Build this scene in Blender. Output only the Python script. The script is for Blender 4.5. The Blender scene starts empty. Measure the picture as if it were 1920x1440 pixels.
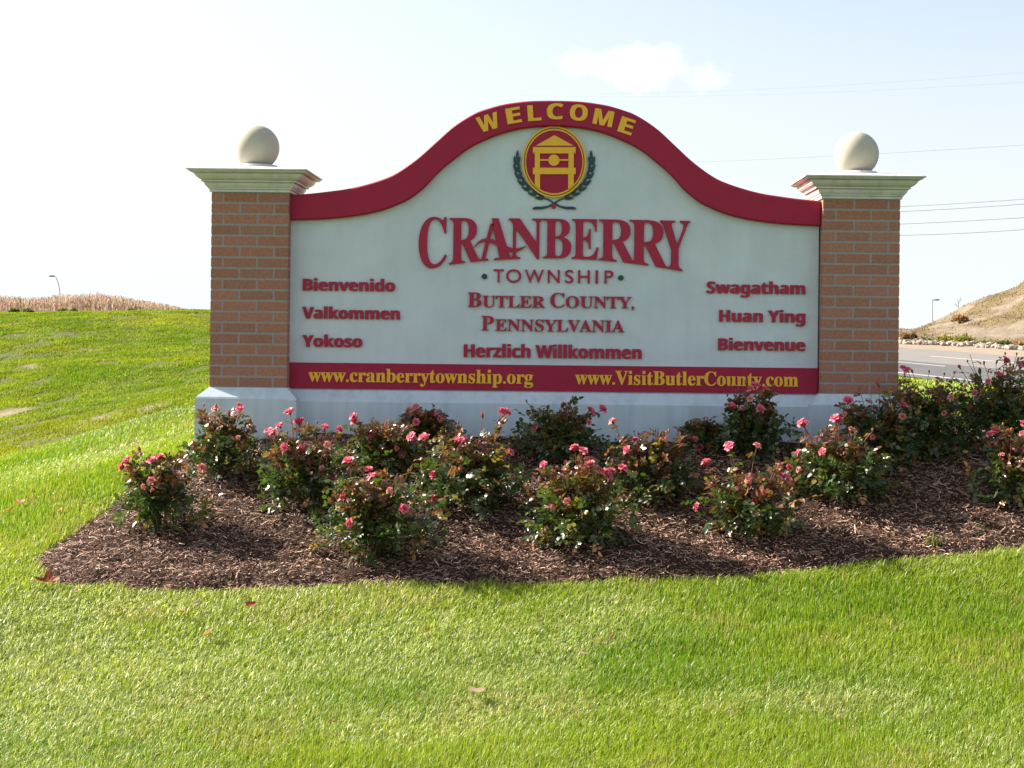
import bpy, math, random
import numpy as np
from mathutils import Vector, Matrix

random.seed(7)
rng = np.random.default_rng(7)
sc = bpy.context.scene
COL = sc.collection

# ------------------------------------------------------------------ camera
F = 2897.0                      # focal length in photo pixels (1920 wide)
VX, VY = 1040.0, 620.0          # where the level view axis meets the photo
ROLL = math.radians(0.63)
EYE = 0.705
cam = bpy.data.cameras.new('camera')
cam.sensor_fit = 'HORIZONTAL'; cam.sensor_width = 36.0
cam.lens = F / 1920 * 36.0
cam.shift_x = (960 - VX) / 1920
cam.shift_y = -(720 - VY) / 1920
cam.clip_start = 0.05; cam.clip_end = 3000
camo = bpy.data.objects.new('camera', cam); COL.objects.link(camo)
camo.location = (0, 0, EYE)
camo.rotation_euler = (Matrix.Rotation(-ROLL, 3, 'Y') @ Matrix.Rotation(math.pi / 2, 3, 'X')).to_euler()
sc.camera = camo

# ------------------------------------------------------------------ light
SUN_DIR = Vector((-0.80, 0.29, 0.55)).normalized()       # towards the sun
elev = math.asin(SUN_DIR.z)
w = bpy.data.worlds.new('World'); sc.world = w; w.use_nodes = True
nt = w.node_tree; nt.nodes.clear()
sky = nt.nodes.new('ShaderNodeTexSky'); sky.sky_type = 'NISHITA'; sky.sun_disc = False
sky.sun_elevation = elev
sky.sun_rotation = math.atan2(SUN_DIR.x, SUN_DIR.y)
sky.air_density = 1.0; sky.dust_density = 2.6; sky.ozone_density = 1.0; sky.altitude = 300
bg = nt.nodes.new('ShaderNodeBackground'); bg.inputs['Strength'].default_value = 0.080
outw = nt.nodes.new('ShaderNodeOutputWorld')
# one small cumulus puff and thin veils, by direction in the sky
tc = nt.nodes.new('ShaderNodeTexCoord')
def wn(t, **kw):
    n = nt.nodes.new(t)
    for k, v in kw.items(): setattr(n, k, v)
    return n
cd = Vector(((1205 - VX) / F, 1.0, (VY - 122) / F)).normalized()
sub = wn('ShaderNodeVectorMath', operation='SUBTRACT'); sub.inputs[1].default_value = cd
nt.links.new(tc.outputs['Generated'], sub.inputs[0])
scl = wn('ShaderNodeVectorMath', operation='MULTIPLY'); scl.inputs[1].default_value = (26, 26, 64)
nt.links.new(sub.outputs[0], scl.inputs[0])
ln = wn('ShaderNodeVectorMath', operation='LENGTH'); nt.links.new(scl.outputs[0], ln.inputs[0])
nz = wn('ShaderNodeTexNoise'); nz.inputs['Scale'].default_value = 40; nz.inputs['Detail'].default_value = 7
nt.links.new(tc.outputs['Generated'], nz.inputs['Vector'])
ad = wn('ShaderNodeMath', operation='MULTIPLY_ADD'); ad.inputs[1].default_value = 3.2; 
nt.links.new(nz.outputs['Fac'], ad.inputs[0]); nt.links.new(ln.outputs['Value'], ad.inputs[2])
mr = wn('ShaderNodeMapRange'); mr.inputs['From Min'].default_value = 2.8; mr.inputs['From Max'].default_value = 1.7
mr.inputs['To Min'].default_value = 0; mr.inputs['To Max'].default_value = 1
nt.links.new(ad.outputs[0], mr.inputs['Value'])
mixc = wn('ShaderNodeMix', data_type='RGBA')
nt.links.new(mr.outputs['Result'], mixc.inputs['Factor'])
hsv = wn('ShaderNodeHueSaturation'); hsv.inputs['Saturation'].default_value = .62
nt.links.new(sky.outputs['Color'], hsv.inputs['Color'])
sep = wn('ShaderNodeSeparateXYZ'); nt.links.new(tc.outputs['Generated'], sep.inputs[0])
hz = wn('ShaderNodeMapRange', interpolation_type='SMOOTHSTEP'); hz.inputs['From Min'].default_value = -.02; hz.inputs['From Max'].default_value = .24
hz.inputs['To Min'].default_value = 1.0; hz.inputs['To Max'].default_value = .12
nt.links.new(sep.outputs['Z'], hz.inputs['Value'])
hmix = wn('ShaderNodeMix', data_type='RGBA'); nt.links.new(hz.outputs['Result'], hmix.inputs['Factor'])
nt.links.new(hsv.outputs['Color'], hmix.inputs['A']); hmix.inputs['B'].default_value = (4.35, 4.6, 4.85, 1)
nt.links.new(hmix.outputs['Result'], mixc.inputs['A'])
mixc.inputs['B'].default_value = (5.6, 5.6, 5.6, 1)
nt.links.new(mixc.outputs['Result'], bg.inputs['Color'])
nt.links.new(bg.outputs[0], outw.inputs['Surface'])

sl = bpy.data.lights.new('sun', 'SUN'); sl.energy = 5.0; sl.angle = math.radians(0.5); sl.color = (1.0, 0.92, 0.79)
so = bpy.data.objects.new('sun', sl); COL.objects.link(so)
so.rotation_euler = SUN_DIR.to_track_quat('Z', 'Y').to_euler()
sc.view_settings.view_transform = 'Standard'; sc.view_settings.look = 'None'
sc.view_settings.gamma = 1.0; sc.view_settings.exposure = 1.5
sc.cycles.max_bounces = 8; sc.cycles.transparent_max_bounces = 8

# ------------------------------------------------------------------ helpers
CR, SR = math.cos(ROLL), math.sin(ROLL)
def P(px, py, d):
    """photo pixel at depth d (metres in front of the camera) -> world point"""
    x = (px - VX) / F * d; y = (VY - py) / F * d
    return Vector((x * CR - y * SR, d, EYE + x * SR + y * CR))

def new_mesh(name, V, Fc, mats, parent=None, smooth=False, midx=None, cols=None):
    me = bpy.data.meshes.new(name)
    me.from_pydata([tuple(v) for v in V], [], Fc)
    for m in (mats if isinstance(mats, (list, tuple)) else [mats]): me.materials.append(m)
    if midx is not None: me.polygons.foreach_set('material_index', midx)
    if smooth: me.polygons.foreach_set('use_smooth', [True] * len(me.polygons))
    if cols is not None:
        a = me.attributes.new('Col', 'FLOAT_COLOR', 'POINT')
        c = np.ones((len(V), 4), np.float32); c[:, :3] = cols
        a.data.foreach_set('color', c.ravel())
    me.update()
    o = bpy.data.objects.new(name, me); COL.objects.link(o)
    if parent: o.parent = parent
    return o

def np_mesh(name, V, loops, sizes, mat, parent=None, cols=None, smooth=False):
    """fast mesh from numpy: V (n,3), flat loop indices, polygon sizes"""
    me = bpy.data.meshes.new(name)
    me.vertices.add(len(V)); me.vertices.foreach_set('co', np.ascontiguousarray(V, np.float32).ravel())
    me.loops.add(len(loops)); me.loops.foreach_set('vertex_index', np.ascontiguousarray(loops, np.int32))
    me.polygons.add(len(sizes))
    st = np.zeros(len(sizes), np.int32); st[1:] = np.cumsum(sizes)[:-1]
    me.polygons.foreach_set('loop_start', st)
    me.polygons.foreach_set('loop_total', np.ascontiguousarray(sizes, np.int32))
    if smooth: me.polygons.foreach_set('use_smooth', np.ones(len(sizes), bool))
    me.materials.append(mat)
    if cols is not None:
        a = me.attributes.new('Col', 'FLOAT_COLOR', 'POINT')
        c = np.ones((len(V), 4), np.float32); c[:, :3] = cols
        a.data.foreach_set('color', c.ravel())
    me.update(calc_edges=True)
    o = bpy.data.objects.new(name, me); COL.objects.link(o)
    if parent: o.parent = parent
    return o

def tag(o, label=None, cat=None, group=None, kind=None):
    if label: o['label'] = label
    if cat: o['category'] = cat
    if group: o['group'] = group
    if kind: o['kind'] = kind
    return o

def empty(name, loc):
    o = bpy.data.objects.new(name, None); COL.objects.link(o); o.location = loc
    o.empty_display_size = 0.1
    return o

def hashn(ix, iy, s):
    h = (ix.astype(np.int64) * 374761393 + iy.astype(np.int64) * 668265263 + s * 974634777) & 0xffffffff
    h = ((h ^ (h >> 13)) * 1274126177) & 0xffffffff
    return ((h ^ (h >> 16)) & 0xffff) / 65535.0
def vnoise(x, y, s=0):
    ix, iy = np.floor(x), np.floor(y); fx, fy = x - ix, y - iy
    fx = fx * fx * (3 - 2 * fx); fy = fy * fy * (3 - 2 * fy)
    a = hashn(ix, iy, s); b = hashn(ix + 1, iy, s); c = hashn(ix, iy + 1, s); d = hashn(ix + 1, iy + 1, s)
    return (a * (1 - fx) + b * fx) * (1 - fy) + (c * (1 - fx) + d * fx) * fy
def fbm(x, y, s=0, o=4):
    x = np.asarray(x, float); y = np.asarray(y, float)
    v = 0; a = 0.5; t = 0
    for k in range(o):
        v = v + a * vnoise(x, y, s + k * 17); t += a; x = x * 2.03 + 11.3; y = y * 2.03 + 5.7; a *= 0.5
    return v / t

# ------------------------------------------------------------------ materials
def mat(name, color, rough=0.6, spec=0.4, noise=None, bump=None, attr=False, transl=0.0, transl_tint=None, streak=0.0):
    m = bpy.data.materials.new(name); m.use_nodes = True
    n = m.node_tree; b = n.nodes['Principled BSDF']; out = n.nodes['Material Output']
    b.inputs['Base Color'].default_value = (*color, 1)
    b.inputs['Roughness'].default_value = rough
    b.inputs['Specular IOR Level'].default_value = spec
    src = None
    tcn = n.nodes.new('ShaderNodeTexCoord')
    if attr:
        a = n.nodes.new('ShaderNodeAttribute'); a.attribute_name = 'Col'; src = a.outputs['Color']
    if noise:                       # (scale, amount)
        t = n.nodes.new('ShaderNodeTexNoise'); t.inputs['Scale'].default_value = noise[0]; t.inputs['Detail'].default_value = 6
        n.links.new(tcn.outputs['Object'], t.inputs['Vector'])
        r = n.nodes.new('ShaderNodeMapRange'); r.inputs['From Min'].default_value = .25; r.inputs['From Max'].default_value = .75
        r.inputs['To Min'].default_value = 1 - noise[1]; r.inputs['To Max'].default_value = 1 + noise[1]
        n.links.new(t.outputs['Fac'], r.inputs['Value'])
        mx = n.nodes.new('ShaderNodeVectorMath'); mx.operation = 'SCALE'
        if src: n.links.new(src, mx.inputs[0])
        else: mx.inputs[0].default_value = color
        n.links.new(r.outputs['Result'], mx.inputs['Scale'])
        src = mx.outputs[0]
    if streak:
        mp = n.nodes.new('ShaderNodeMapping'); mp.inputs['Scale'].default_value = (9, 9, .7); n.links.new(tcn.outputs['Object'], mp.inputs['Vector'])
        t = n.nodes.new('ShaderNodeTexNoise'); t.inputs['Scale'].default_value = 2.2; t.inputs['Detail'].default_value = 5; n.links.new(mp.outputs[0], t.inputs['Vector'])
        r = n.nodes.new('ShaderNodeMapRange'); r.inputs['From Min'].default_value = .45; r.inputs['From Max'].default_value = .75
        r.inputs['To Min'].default_value = 1.0; r.inputs['To Max'].default_value = 1 - streak; n.links.new(t.outputs['Fac'], r.inputs['Value'])
        mx = n.nodes.new('ShaderNodeVectorMath'); mx.operation = 'SCALE'; n.links.new(src, mx.inputs[0]); n.links.new(r.outputs['Result'], mx.inputs['Scale']); src = mx.outputs[0]
    if src: n.links.new(src, b.inputs['Base Color'])
    if bump:                        # (scale, strength, distance)
        t = n.nodes.new('ShaderNodeTexNoise'); t.inputs['Scale'].default_value = bump[0]; t.inputs['Detail'].default_value = 4
        n.links.new(tcn.outputs['Object'], t.inputs['Vector'])
        bp = n.nodes.new('ShaderNodeBump'); bp.inputs['Strength'].default_value = bump[1]; bp.inputs['Distance'].default_value = bump[2]
        n.links.new(t.outputs['Fac'], bp.inputs['Height']); n.links.new(bp.outputs['Normal'], b.inputs['Normal'])
    if transl > 0:
        tr = n.nodes.new('ShaderNodeBsdfTranslucent'); tr.inputs['Color'].default_value = (*color, 1)
        if src:
            if transl_tint:
                mm = n.nodes.new('ShaderNodeVectorMath'); mm.operation = 'MULTIPLY'; mm.inputs[1].default_value = transl_tint
                n.links.new(src, mm.inputs[0]); n.links.new(mm.outputs[0], tr.inputs['Color'])
            else: n.links.new(src, tr.inputs['Color'])
        ms = n.nodes.new('ShaderNodeMixShader'); ms.inputs[0].default_value = transl
        n.links.new(b.outputs[0], ms.inputs[1]); n.links.new(tr.outputs[0], ms.inputs[2])
        n.links.new(ms.outputs[0], out.inputs['Surface'])
    return m

M = {}
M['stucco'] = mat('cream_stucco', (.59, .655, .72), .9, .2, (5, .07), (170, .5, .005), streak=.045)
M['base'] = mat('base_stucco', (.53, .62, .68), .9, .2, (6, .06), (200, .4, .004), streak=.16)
M['cap'] = mat('cast_stone', (.63, .62, .61), .85, .2, (14, .10), (160, .35, .004), streak=.16)
M['ball'] = mat('ball_stone', (.44, .405, .335), .8, .25, (12, .06), (140, .3, .003))
M['red'] = mat('cranberry_paint', (.34, .012, .048), .6, .3, (15, .06), (240, .25, .003))
M['letter'] = mat('letter_red', (.37, .018, .055), .5, .3, (30, .05))
M['gold'] = mat('gold_paint', (.84, .46, .035), .5, .35, (30, .05))
M['black'] = mat('black_paint', (.02, .018, .015), .5, .3)
M['teal'] = mat('dark_teal_paint', (.022, .055, .065), .5, .35, (40, .08))
M['mortar'] = mat('mortar', (.32, .295, .295), .95, .1, (60, .1), (300, .5, .003))
M['brick'] = mat('orange_brick', (.4, .17, .09), .9, .15, (60, .22), (260, .6, .004), attr=True)
M['grass'] = mat('grass_blade', (.15, .3, .03), .40, .42, attr=True, transl=.42, transl_tint=(1.15, 1.15, .6))
M['hill_grass'] = mat('rough_grass', (.15, .3, .03), .75, .15, attr=True, transl=.40, transl_tint=(1.1, 1.1, .6))
M['leaf'] = mat('rose_leaf', (.04, .09, .02), .36, .75, attr=True, transl=.25, transl_tint=(1.6, 2.0, .8))
M['petal'] = mat('rose_petal', (.8, .12, .2), .55, .3, attr=True, transl=.35)
M['stem'] = mat('rose_stem', (.10, .06, .03), .6, .3, attr=True)
M['chip'] = mat('mulch_chip', (.1, .06, .04), .75, .3, attr=True)
M['dead_leaf'] = mat('dry_leaf', (.25, .07, .02), .6, .3, attr=True, transl=.25)
M['wire'] = mat('wire', (.10, .10, .12), .5, .4)
M['steel'] = mat('galvanised_steel', (.32, .33, .36), .5, .5, (8, .1))
M['corn'] = mat('dry_stalks', (.5, .35, .25), .8, .2, attr=True, transl=.3)
M['line'] = mat('road_paint', (.42, .42, .40), .7, .2, (3, .12))
M['stone'] = mat('pale_stone', (.36, .31, .255), .9, .2, (4, .2), (20, .5, .03))
M['shrubleaf'] = mat('shrub_leaf', (.2, .2, .04), .6, .3, attr=True, transl=.3)

def ground_material():
    m = bpy.data.materials.new('lawn_soil'); m.use_nodes = True; n = m.node_tree; b = n.nodes['Principled BSDF']
    b.inputs['Roughness'].default_value = .95; b.inputs['Specular IOR Level'].default_value = .1
    a = n.nodes.new('ShaderNodeAttribute'); a.attribute_name = 'Col'
    t = n.nodes.new('ShaderNodeTexNoise'); t.inputs['Scale'].default_value = 30; t.inputs['Detail'].default_value = 8
    tcn = n.nodes.new('ShaderNodeTexCoord'); n.links.new(tcn.outputs['Object'], t.inputs['Vector'])
    r = n.nodes.new('ShaderNodeMapRange'); r.inputs['From Min'].default_value = .3; r.inputs['From Max'].default_value = .7
    r.inputs['To Min'].default_value = .55; r.inputs['To Max'].default_value = 1.4
    n.links.new(t.outputs['Fac'], r.inputs['Value'])
    mx = n.nodes.new('ShaderNodeVectorMath'); mx.operation = 'SCALE'
    n.links.new(a.outputs['Color'], mx.inputs[0]); n.links.new(r.outputs['Result'], mx.inputs['Scale'])
    n.links.new(mx.outputs[0], b.inputs['Base Color'])
    bp = n.nodes.new('ShaderNodeBump'); bp.inputs['Strength'].default_value = .6; bp.inputs['Distance'].default_value = .03
    n.links.new(t.outputs['Fac'], bp.inputs['Height']); n.links.new(bp.outputs['Normal'], b.inputs['Normal'])
    return m

# ------------------------------------------------------------------ terrain: thin-plate surface through surveyed points
def droad(px, py): return 5800.0 / (py - 546 - .011 * (px - 270))
ctrl = []
def cw(x, y, z): ctrl.append((x, y, z))
def cp(px, py, d):
    p = P(px, py, d); ctrl.append((p.x, p.y, p.z))
def prof(y):       # the mound in front of the sign
    return float(np.interp(y, [-2, 0, 3, 4.5, 5.5, 6.5, 7.5, 8.5, 9.4, 10.2], [-1.0, -.98, -.94, -.90, -.845, -.725, -.55, -.265, 0, .04]))
for y in (-2, 0, 3, 4.5, 5.5, 6.5, 7.5, 8.5, 9.4, 10.2):
    for k in (-.36, -.18, 0, .18, .36, .6):
        if y >= 8.5 and k in (-.36,): continue
        x = k * max(y, 6)
        cw(x, y, prof(y) if y < 8 or k < .5 else prof(y) * .9 - .02)
for px, py, d in ((0, 905, 10), (120, 862, 11), (330, 772, 12.5), (-300, 960, 10), (-300, 1020, 9),
                  (0, 882, 14), (200, 800, 16.5), (350, 740, 18), (-300, 890, 15),
                  (0, 800, 18.5), (200, 745, 22), (380, 690, 24), (0, 700, 26), (200, 655, 30), (380, 632, 32),
                  (0, 592, 38), (200, 589, 38), (390, 586, 38), (-400, 596, 38), (-400, 720, 26),
                  (0, 596, 46), (390, 592, 46), (0, 592, 70), (390, 588, 70), (0, 588, 130), (390, 586, 130), (-500, 590, 130),
                  (700, 600, 40), (700, 700, 22), (1040, 640, 60), (1040, 740, 18), (800, 612, 140), (1040, 618, 150),
                  (1750, 800, 11.5), (1750, 755, 17), (1750, 725, 27), (1920, 810, 12.5), (1500, 790, 12.5), (2200, 830, 13)):
    cp(px, py, d)
for px, py in ((1690, 700), (1757, 709), (1850, 717), (1920, 728), (2200, 765), (1690, 660), (1920, 672), (2200, 690), (1690, 644), (1920, 655), (2200, 668)):
    p = P(px, py, droad(px, py)); ctrl.append((p.x, p.y, p.z - .09))
for px, py, d in ((1690, 632, 100), (1690, 627, 200), (2300, 640, 110), (2300, 630, 200)): cp(px, py, d)
for x, y, z in ((-40, 0, -.8), (40, 0, -.9), (0, -40, -1), (-60, 60, 1.0), (-80, 200, 2), (0, 300, 1), (80, 300, 0), (60, 30, -1.2), (-30, 15, -.4)): cw(x, y, z)
ctrl = np.array(ctrl)
CX = ctrl[:, :2]
def tk(r2): return np.where(r2 > 1e-12, r2 * np.log(r2 + 1e-12), 0) * .5
n = len(CX); K = tk(((CX[:, None] - CX[None]) ** 2).sum(-1)) + np.eye(n) * .004
Pm = np.c_[np.ones(n), CX]
A = np.block([[K, Pm], [Pm.T, np.zeros((3, 3))]])
sol = np.linalg.solve(A, np.r_[ctrl[:, 2], 0, 0, 0])
def H(x, y):
    x = np.atleast_1d(np.asarray(x, float)); y = np.atleast_1d(np.asarray(y, float))
    out = np.empty(len(x))
    for i in range(0, len(x), 20000):
        q = np.c_[x[i:i + 20000], y[i:i + 20000]]
        r2 = ((q[:, None] - CX[None]) ** 2).sum(-1)
        out[i:i + 20000] = tk(r2) @ sol[:n] + sol[n] + q @ sol[n + 1:]
    return out
def ground_hit(px, py, d0=4.0, d1=60.0):
    ds = np.linspace(d0, d1, 1500)
    a = P(px, py, 1.0)
    x, z = a.x * ds, EYE + (a.z - EYE) * ds
    g = H(x, ds)
    k = int(np.argmax(z < g)) if (z < g).any() else -1
    return Vector((x[k], ds[k], g[k]))

# mulch bed outline, read where it meets the ground
bed_px = [(52, 1072), (95, 1100), (180, 1109), (350, 1116), (560, 1107), (800, 1101), (1000, 1106), (1160, 1101), (1300, 1096),
          (1480, 1081), (1600, 1068), (1750, 1052), (1920, 1034), (2100, 1012), (2230, 960), (2230, 880)]
bed = [ground_hit(*q).xy for q in bed_px]
bed += [Vector((4.3, 10.1)), Vector((3.2, 10.5)), Vector((0, 10.5)), Vector((-2.3, 10.3))]
bed += [ground_hit(*q).xy for q in [(352, 842), (300, 882), (240, 925), (170, 975), (110, 1018), (62, 1052)]]
def chaikin(p, k=2):
    for _ in range(k):
        q = []
        for i in range(len(p)):
            a, b = p[i], p[(i + 1) % len(p)]
            q += [a * .75 + b * .25, a * .25 + b * .75]
        p = q
    return p
bed = chaikin([Vector(v) for v in bed])
BED = np.array([(v.x, v.y) for v in bed])
def in_poly(x, y, poly):
    c = np.zeros(len(x), bool); j = len(poly) - 1
    for i in range(len(poly)):
        xi, yi = poly[i]; xj, yj = poly[j]
        if yi != yj:
            c ^= ((yi > y) != (yj > y)) & (x < (xj - xi) * (y - yi) / (yj - yi) + xi)
        j = i
    return c
def poly_dist(x, y, poly):
    d = np.full(len(x), 1e9)
    for i in range(len(poly)):
        a = poly[i]; b = poly[(i + 1) % len(poly)]; ab = b - a
        t = np.clip(((x - a[0]) * ab[0] + (y - a[1]) * ab[1]) / (ab @ ab + 1e-12), 0, 1)
        d = np.minimum(d, np.hypot(x - a[0] - t * ab[0], y - a[1] - t * ab[1]))
    return d

# bare, eroded patches on the far bank
def bare(x, y):
    v = fbm(x * .55 + 3, y * .33, 41, 4) + .55 * (fbm(x * 2.1, y * 1.1, 55, 3) - .5)
    r = np.clip((v - .705 + .10 * (fbm(x * 5, y * 3, 57, 2) - .5)) / .05, 0, 1)
    return r * np.clip((y - 16.0) / 2, 0, 1) * np.clip((33 - y) / 5, 0, 1)

ang = np.radians(np.r_[np.arange(-180, -40, 5.0), np.arange(-40, 40, .33), np.arange(40, 180, 5.0)])
rad = np.r_[0.4, np.geomspace(1.0, 700, 235)]
AA, RR = np.meshgrid(ang, rad)
gx, gy = (np.sin(AA) * RR).ravel(), (np.cos(AA) * RR).ravel()
gz = H(gx, gy)
far = np.clip((np.hypot(gx, gy) - 140) / 60, 0, 1); gz = gz * (1 - far) + far * np.minimum(gz, .3)
gz = np.where(np.hypot(gx, gy) > 330, np.minimum(gz, 0), gz)
hillm = np.clip((gy - 13) / 4, 0, 1) * np.clip((45 - gy) / 6, 0, 1) * (gx < 0)
gz = gz + hillm * .10 * (fbm(gx * 1.6, gy * 1.0, 5, 4) - .5)
na, nr = len(ang), len(rad)
ii, jj = np.meshgrid(np.arange(nr - 1), np.arange(na), indexing='ij'); j2 = (jj + 1) % na
quads = np.stack([ii * na + jj, ii * na + j2, (ii + 1) * na + j2, (ii + 1) * na + jj], -1).reshape(-1, 4)
quads = quads[:, ::-1]
gb = bare(gx, gy)[:, None]
hb = (np.clip((gy - 13) / 3, 0, 1) * (gx < 0))[:, None]
gcol = (np.array([.10, .15, .025]) * (1 - hb) + np.array([.095, .105, .028]) * hb) * (1 - gb) + np.array([.27, .215, .145]) * gb
gv = np.c_[gx, gy, gz]
ground = np_mesh('ground', gv, quads.ravel(), np.full(len(quads), 4), ground_material(), cols=gcol, smooth=True)
tag(ground, 'rolling lawn ground under the sign with a grassy hill behind', 'ground', kind='structure')

# ------------------------------------------------------------------ road, running off behind the sign
RD = Vector((270, 546))                                    # where the road's lines run together
rdir = (P(270, 546, 1) - Vector((0, 0, EYE))).normalized()
def roadpt(px, py): return P(px, py, droad(px, py))
def strip(name, top, bot, m, lift=0.0, t0=-34, t1=420, parent=None, x=1757):
    a, b = roadpt(x, bot), roadpt(x, top)
    up = Vector((0, 0, lift))
    V = []; N = 40
    for i in range(N + 1):
        t = t0 + (t1 - t0) * (i / N) ** 1.6
        V += [a + rdir * t + up, b + rdir * t + up]
    Fc = [(2 * i, 2 * i + 1, 2 * i + 3, 2 * i + 2) for i in range(N)]
    return new_mesh(name, V, Fc, m, parent)
M['asphalt'] = mat('dark_asphalt', (.115, .112, .116), .9, .2, (2.2, .16), (60, .4, .01))
M['old_road'] = mat('pale_road', (.205, .19, .18), .9, .2, (1.2, .1), (50, .4, .01))
M['sand'] = mat('sandy_shoulder', (.29, .23, .175), .95, .1, (1.5, .14), (20, .5, .02))
road = strip('road', 681, 712, M['asphalt'])
tag(road, 'dark asphalt lane with white lines running behind the sign', 'road', kind='structure')
road2 = strip('road', 656.5, 681, M['old_road'], 0.0)
tag(road2, 'pale worn far lanes of the road beside the sandy shoulder', 'road', kind='structure')
sh = strip('road_shoulder', 642, 656.5, M['sand'], 0.0)
tag(sh, 'sandy strip between the pale road and the row of stones', 'shoulder', kind='structure')
strip('lane_line', 705.8, 707.3, M['line'], .006, parent=road)
def dashes(y0, y1, par, first, step, length, cnt, lift):
    V = []; Fc = []
    a, b = roadpt(1757, y1), roadpt(1757, y0)
    for k in range(cnt):
        t = first + k * step
        i = len(V)
        for q in (a + rdir * t, b + rdir * t, b + rdir * (t + length), a + rdir * (t + length)):
            V.append(q + Vector((0, 0, lift)))
        Fc.append((i, i + 1, i + 2, i + 3))
    return new_mesh('lane_line', V, Fc, M['line'], par)
dashes(684.9, 686.0, road, -27.5, 9.0, 3.0, 30, .006)
dashes(668.4, 669.4, road2, -30, 12.5, 5.5, 20, .006)

# ------------------------------------------------------------------ sandy embankment beyond the road
sil = [(1500, 642), (1640, 634), (1690, 629), (1705, 623), (1740, 606), (1775, 591), (1800, 577), (1815, 568), (1850, 556), (1880, 546), (1905, 538), (1925, 522), (1990, 492), (2100, 450), (2300, 420)]
def sily(px): return float(np.interp(px, [a for a, _ in sil], [b for _, b in sil]))
a0 = roadpt(1757, 643.6)
side = Vector((-rdir.y, rdir.x, 0)).normalized() * -1       # away from the road, to the right
V = []; bc = []
NT, NS = 220, 60
SW = 16.0
for i in range(NT + 1):
    t = -34 + 240 * (i / NT) ** 1.3
    b0 = a0 + rdir * t
    ridge = b0 + side * SW
    q = Vector((ridge.x, ridge.y, 0))
    # height that carries the crest line
    px = VX + F * q.x / q.y
    z = P(px, sily(px), q.y).z
    z = max(z, b0.z + .05)
    for j in range(NS + 1):
        s = j / NS
        p = b0 + side * (SW * s)
        pxv = VX + F * p.x / p.y; kx = p.x / p.y
        rg = a0 + side * SW; tt = (kx * rg.y - rg.x) / (rdir.x - kx * rdir.y)
        tt = min(max(tt, -34), 400); yc = rg.y + rdir.y * tt
        z = max(P(pxv, sily(pxv), yc).z, b0.z + .05)
        hh = s ** 1.0
        rough = (float(fbm(p.x * .55, p.y * .35, 9, 5)[()]) - .5) * 1.0 + (float(fbm(t * .9 + s * 9, s * 5, 13, 3)[()]) - .5) * .55
        zz = b0.z + (z - b0.z) * hh + rough * 0.7 * min(1, s * 3) * min(1, (z - b0.z) / 2) * (1 if s < .9 else .35)
        V.append(Vector((p.x, p.y, zz)))
    p = b0 + side * (SW * 1.5); V.append(Vector((p.x, p.y, min(z - 1.2, .2))))
    p = b0 + side * (SW * 5); V.append(Vector((p.x, p.y, -1.5)))
nn = NS + 3
Fc = [(i * nn + j, i * nn + j + 1, (i + 1) * nn + j + 1, (i + 1) * nn + j) for i in range(NT) for j in range(nn - 1)]
bv = np.array([tuple(v) for v in V])
nzb = fbm(bv[:, 0] * .35 + bv[:, 2], bv[:, 1] * .25 + bv[:, 2] * .8, 23, 4)[:, None]
k = np.clip((nzb - .42) / .16, 0, 1)
bcol = np.array([.185, .150, .112]) * (1 - k) + np.array([.140, .105, .056]) * k
M['bank'] = mat('sandy_bank', (.45, .36, .27), .95, .1, (1.6, .28), (3.0, .7, .12), attr=True)
bank = new_mesh('hillside', V, Fc, M['bank'], smooth=True, cols=bcol)
tag(bank, 'steep sandy hillside with dry weeds beyond the road on the right', 'hillside', kind='structure')
BV = bv.reshape(NT + 1, nn, 3)
from mathutils.bvhtree import BVHTree
bank_bvh = BVHTree.FromPolygons([Vector(v) for v in V], Fc)
def bank_hit(px, py):
    o_ = Vector((0, 0, EYE)); q = bank_bvh.ray_cast(o_, (P(px, py, 1) - o_).normalized())
    return q[0]
def bank_pt(i, j):
    i0, j0 = int(i), int(j); fi, fj = i - i0, j - j0
    return Vector(BV[i0, j0] * (1 - fi) * (1 - fj) + BV[i0 + 1, j0] * fi * (1 - fj) + BV[i0, j0 + 1] * (1 - fi) * fj + BV[i0 + 1, j0 + 1] * fi * fj)

# ------------------------------------------------------------------ the sign
D = 9.5
def S(px, py, d=D):
    p = P(px, py, d); return p.x, p.z
sign = empty('welcome_sign', (0, 9.7, 0))
tag(sign, 'cream stucco welcome sign with red arched top between two orange brick pillars', 'sign')
def child(o, par):
    o.parent = par; o.matrix_parent_inverse = par.matrix_world.inverted() if par is not sign else Matrix.Translation((0, -9.7, 0))
    return o
SIGNINV = Matrix.Translation((0, -9.7, 0))
def part(name, V, Fc, m, par=None, **kw):
    par = par or sign
    off = Vector((0, 9.7, 0)) if par is sign else Vector((0, 9.7, 0))
    o = new_mesh(name, [Vector(v) - off for v in V], Fc, m, par, **kw)
    return o

def box(V, Fc, x0, x1, y0, y1, z0, z1):
    i = len(V)
    V += [(x0, y0, z0), (x1, y0, z0), (x1, y1, z0), (x0, y1, z0), (x0, y0, z1), (x1, y0, z1), (x1, y1, z1), (x0, y1, z1)]
    Fc += [(i, i + 3, i + 2, i + 1), (i + 4, i + 5, i + 6, i + 7), (i, i + 1, i + 5, i + 4), (i + 1, i + 2, i + 6, i + 5), (i + 2, i + 3, i + 7, i + 6), (i + 3, i, i + 4, i + 7)]

PW = .474; PD = .385
xl = (S(394, 545)[0] + S(540.3, 545)[0]) / 2
xr = (S(1541.5, 548)[0] + S(1686.3, 548)[0]) / 2
zt = S(1038, 366.5)[1]; zb = S(1038, 733.0)[1]
zbandb = S(1038, 734.5)[1]; zbandt = S(1038, 685.5)[1]

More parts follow.
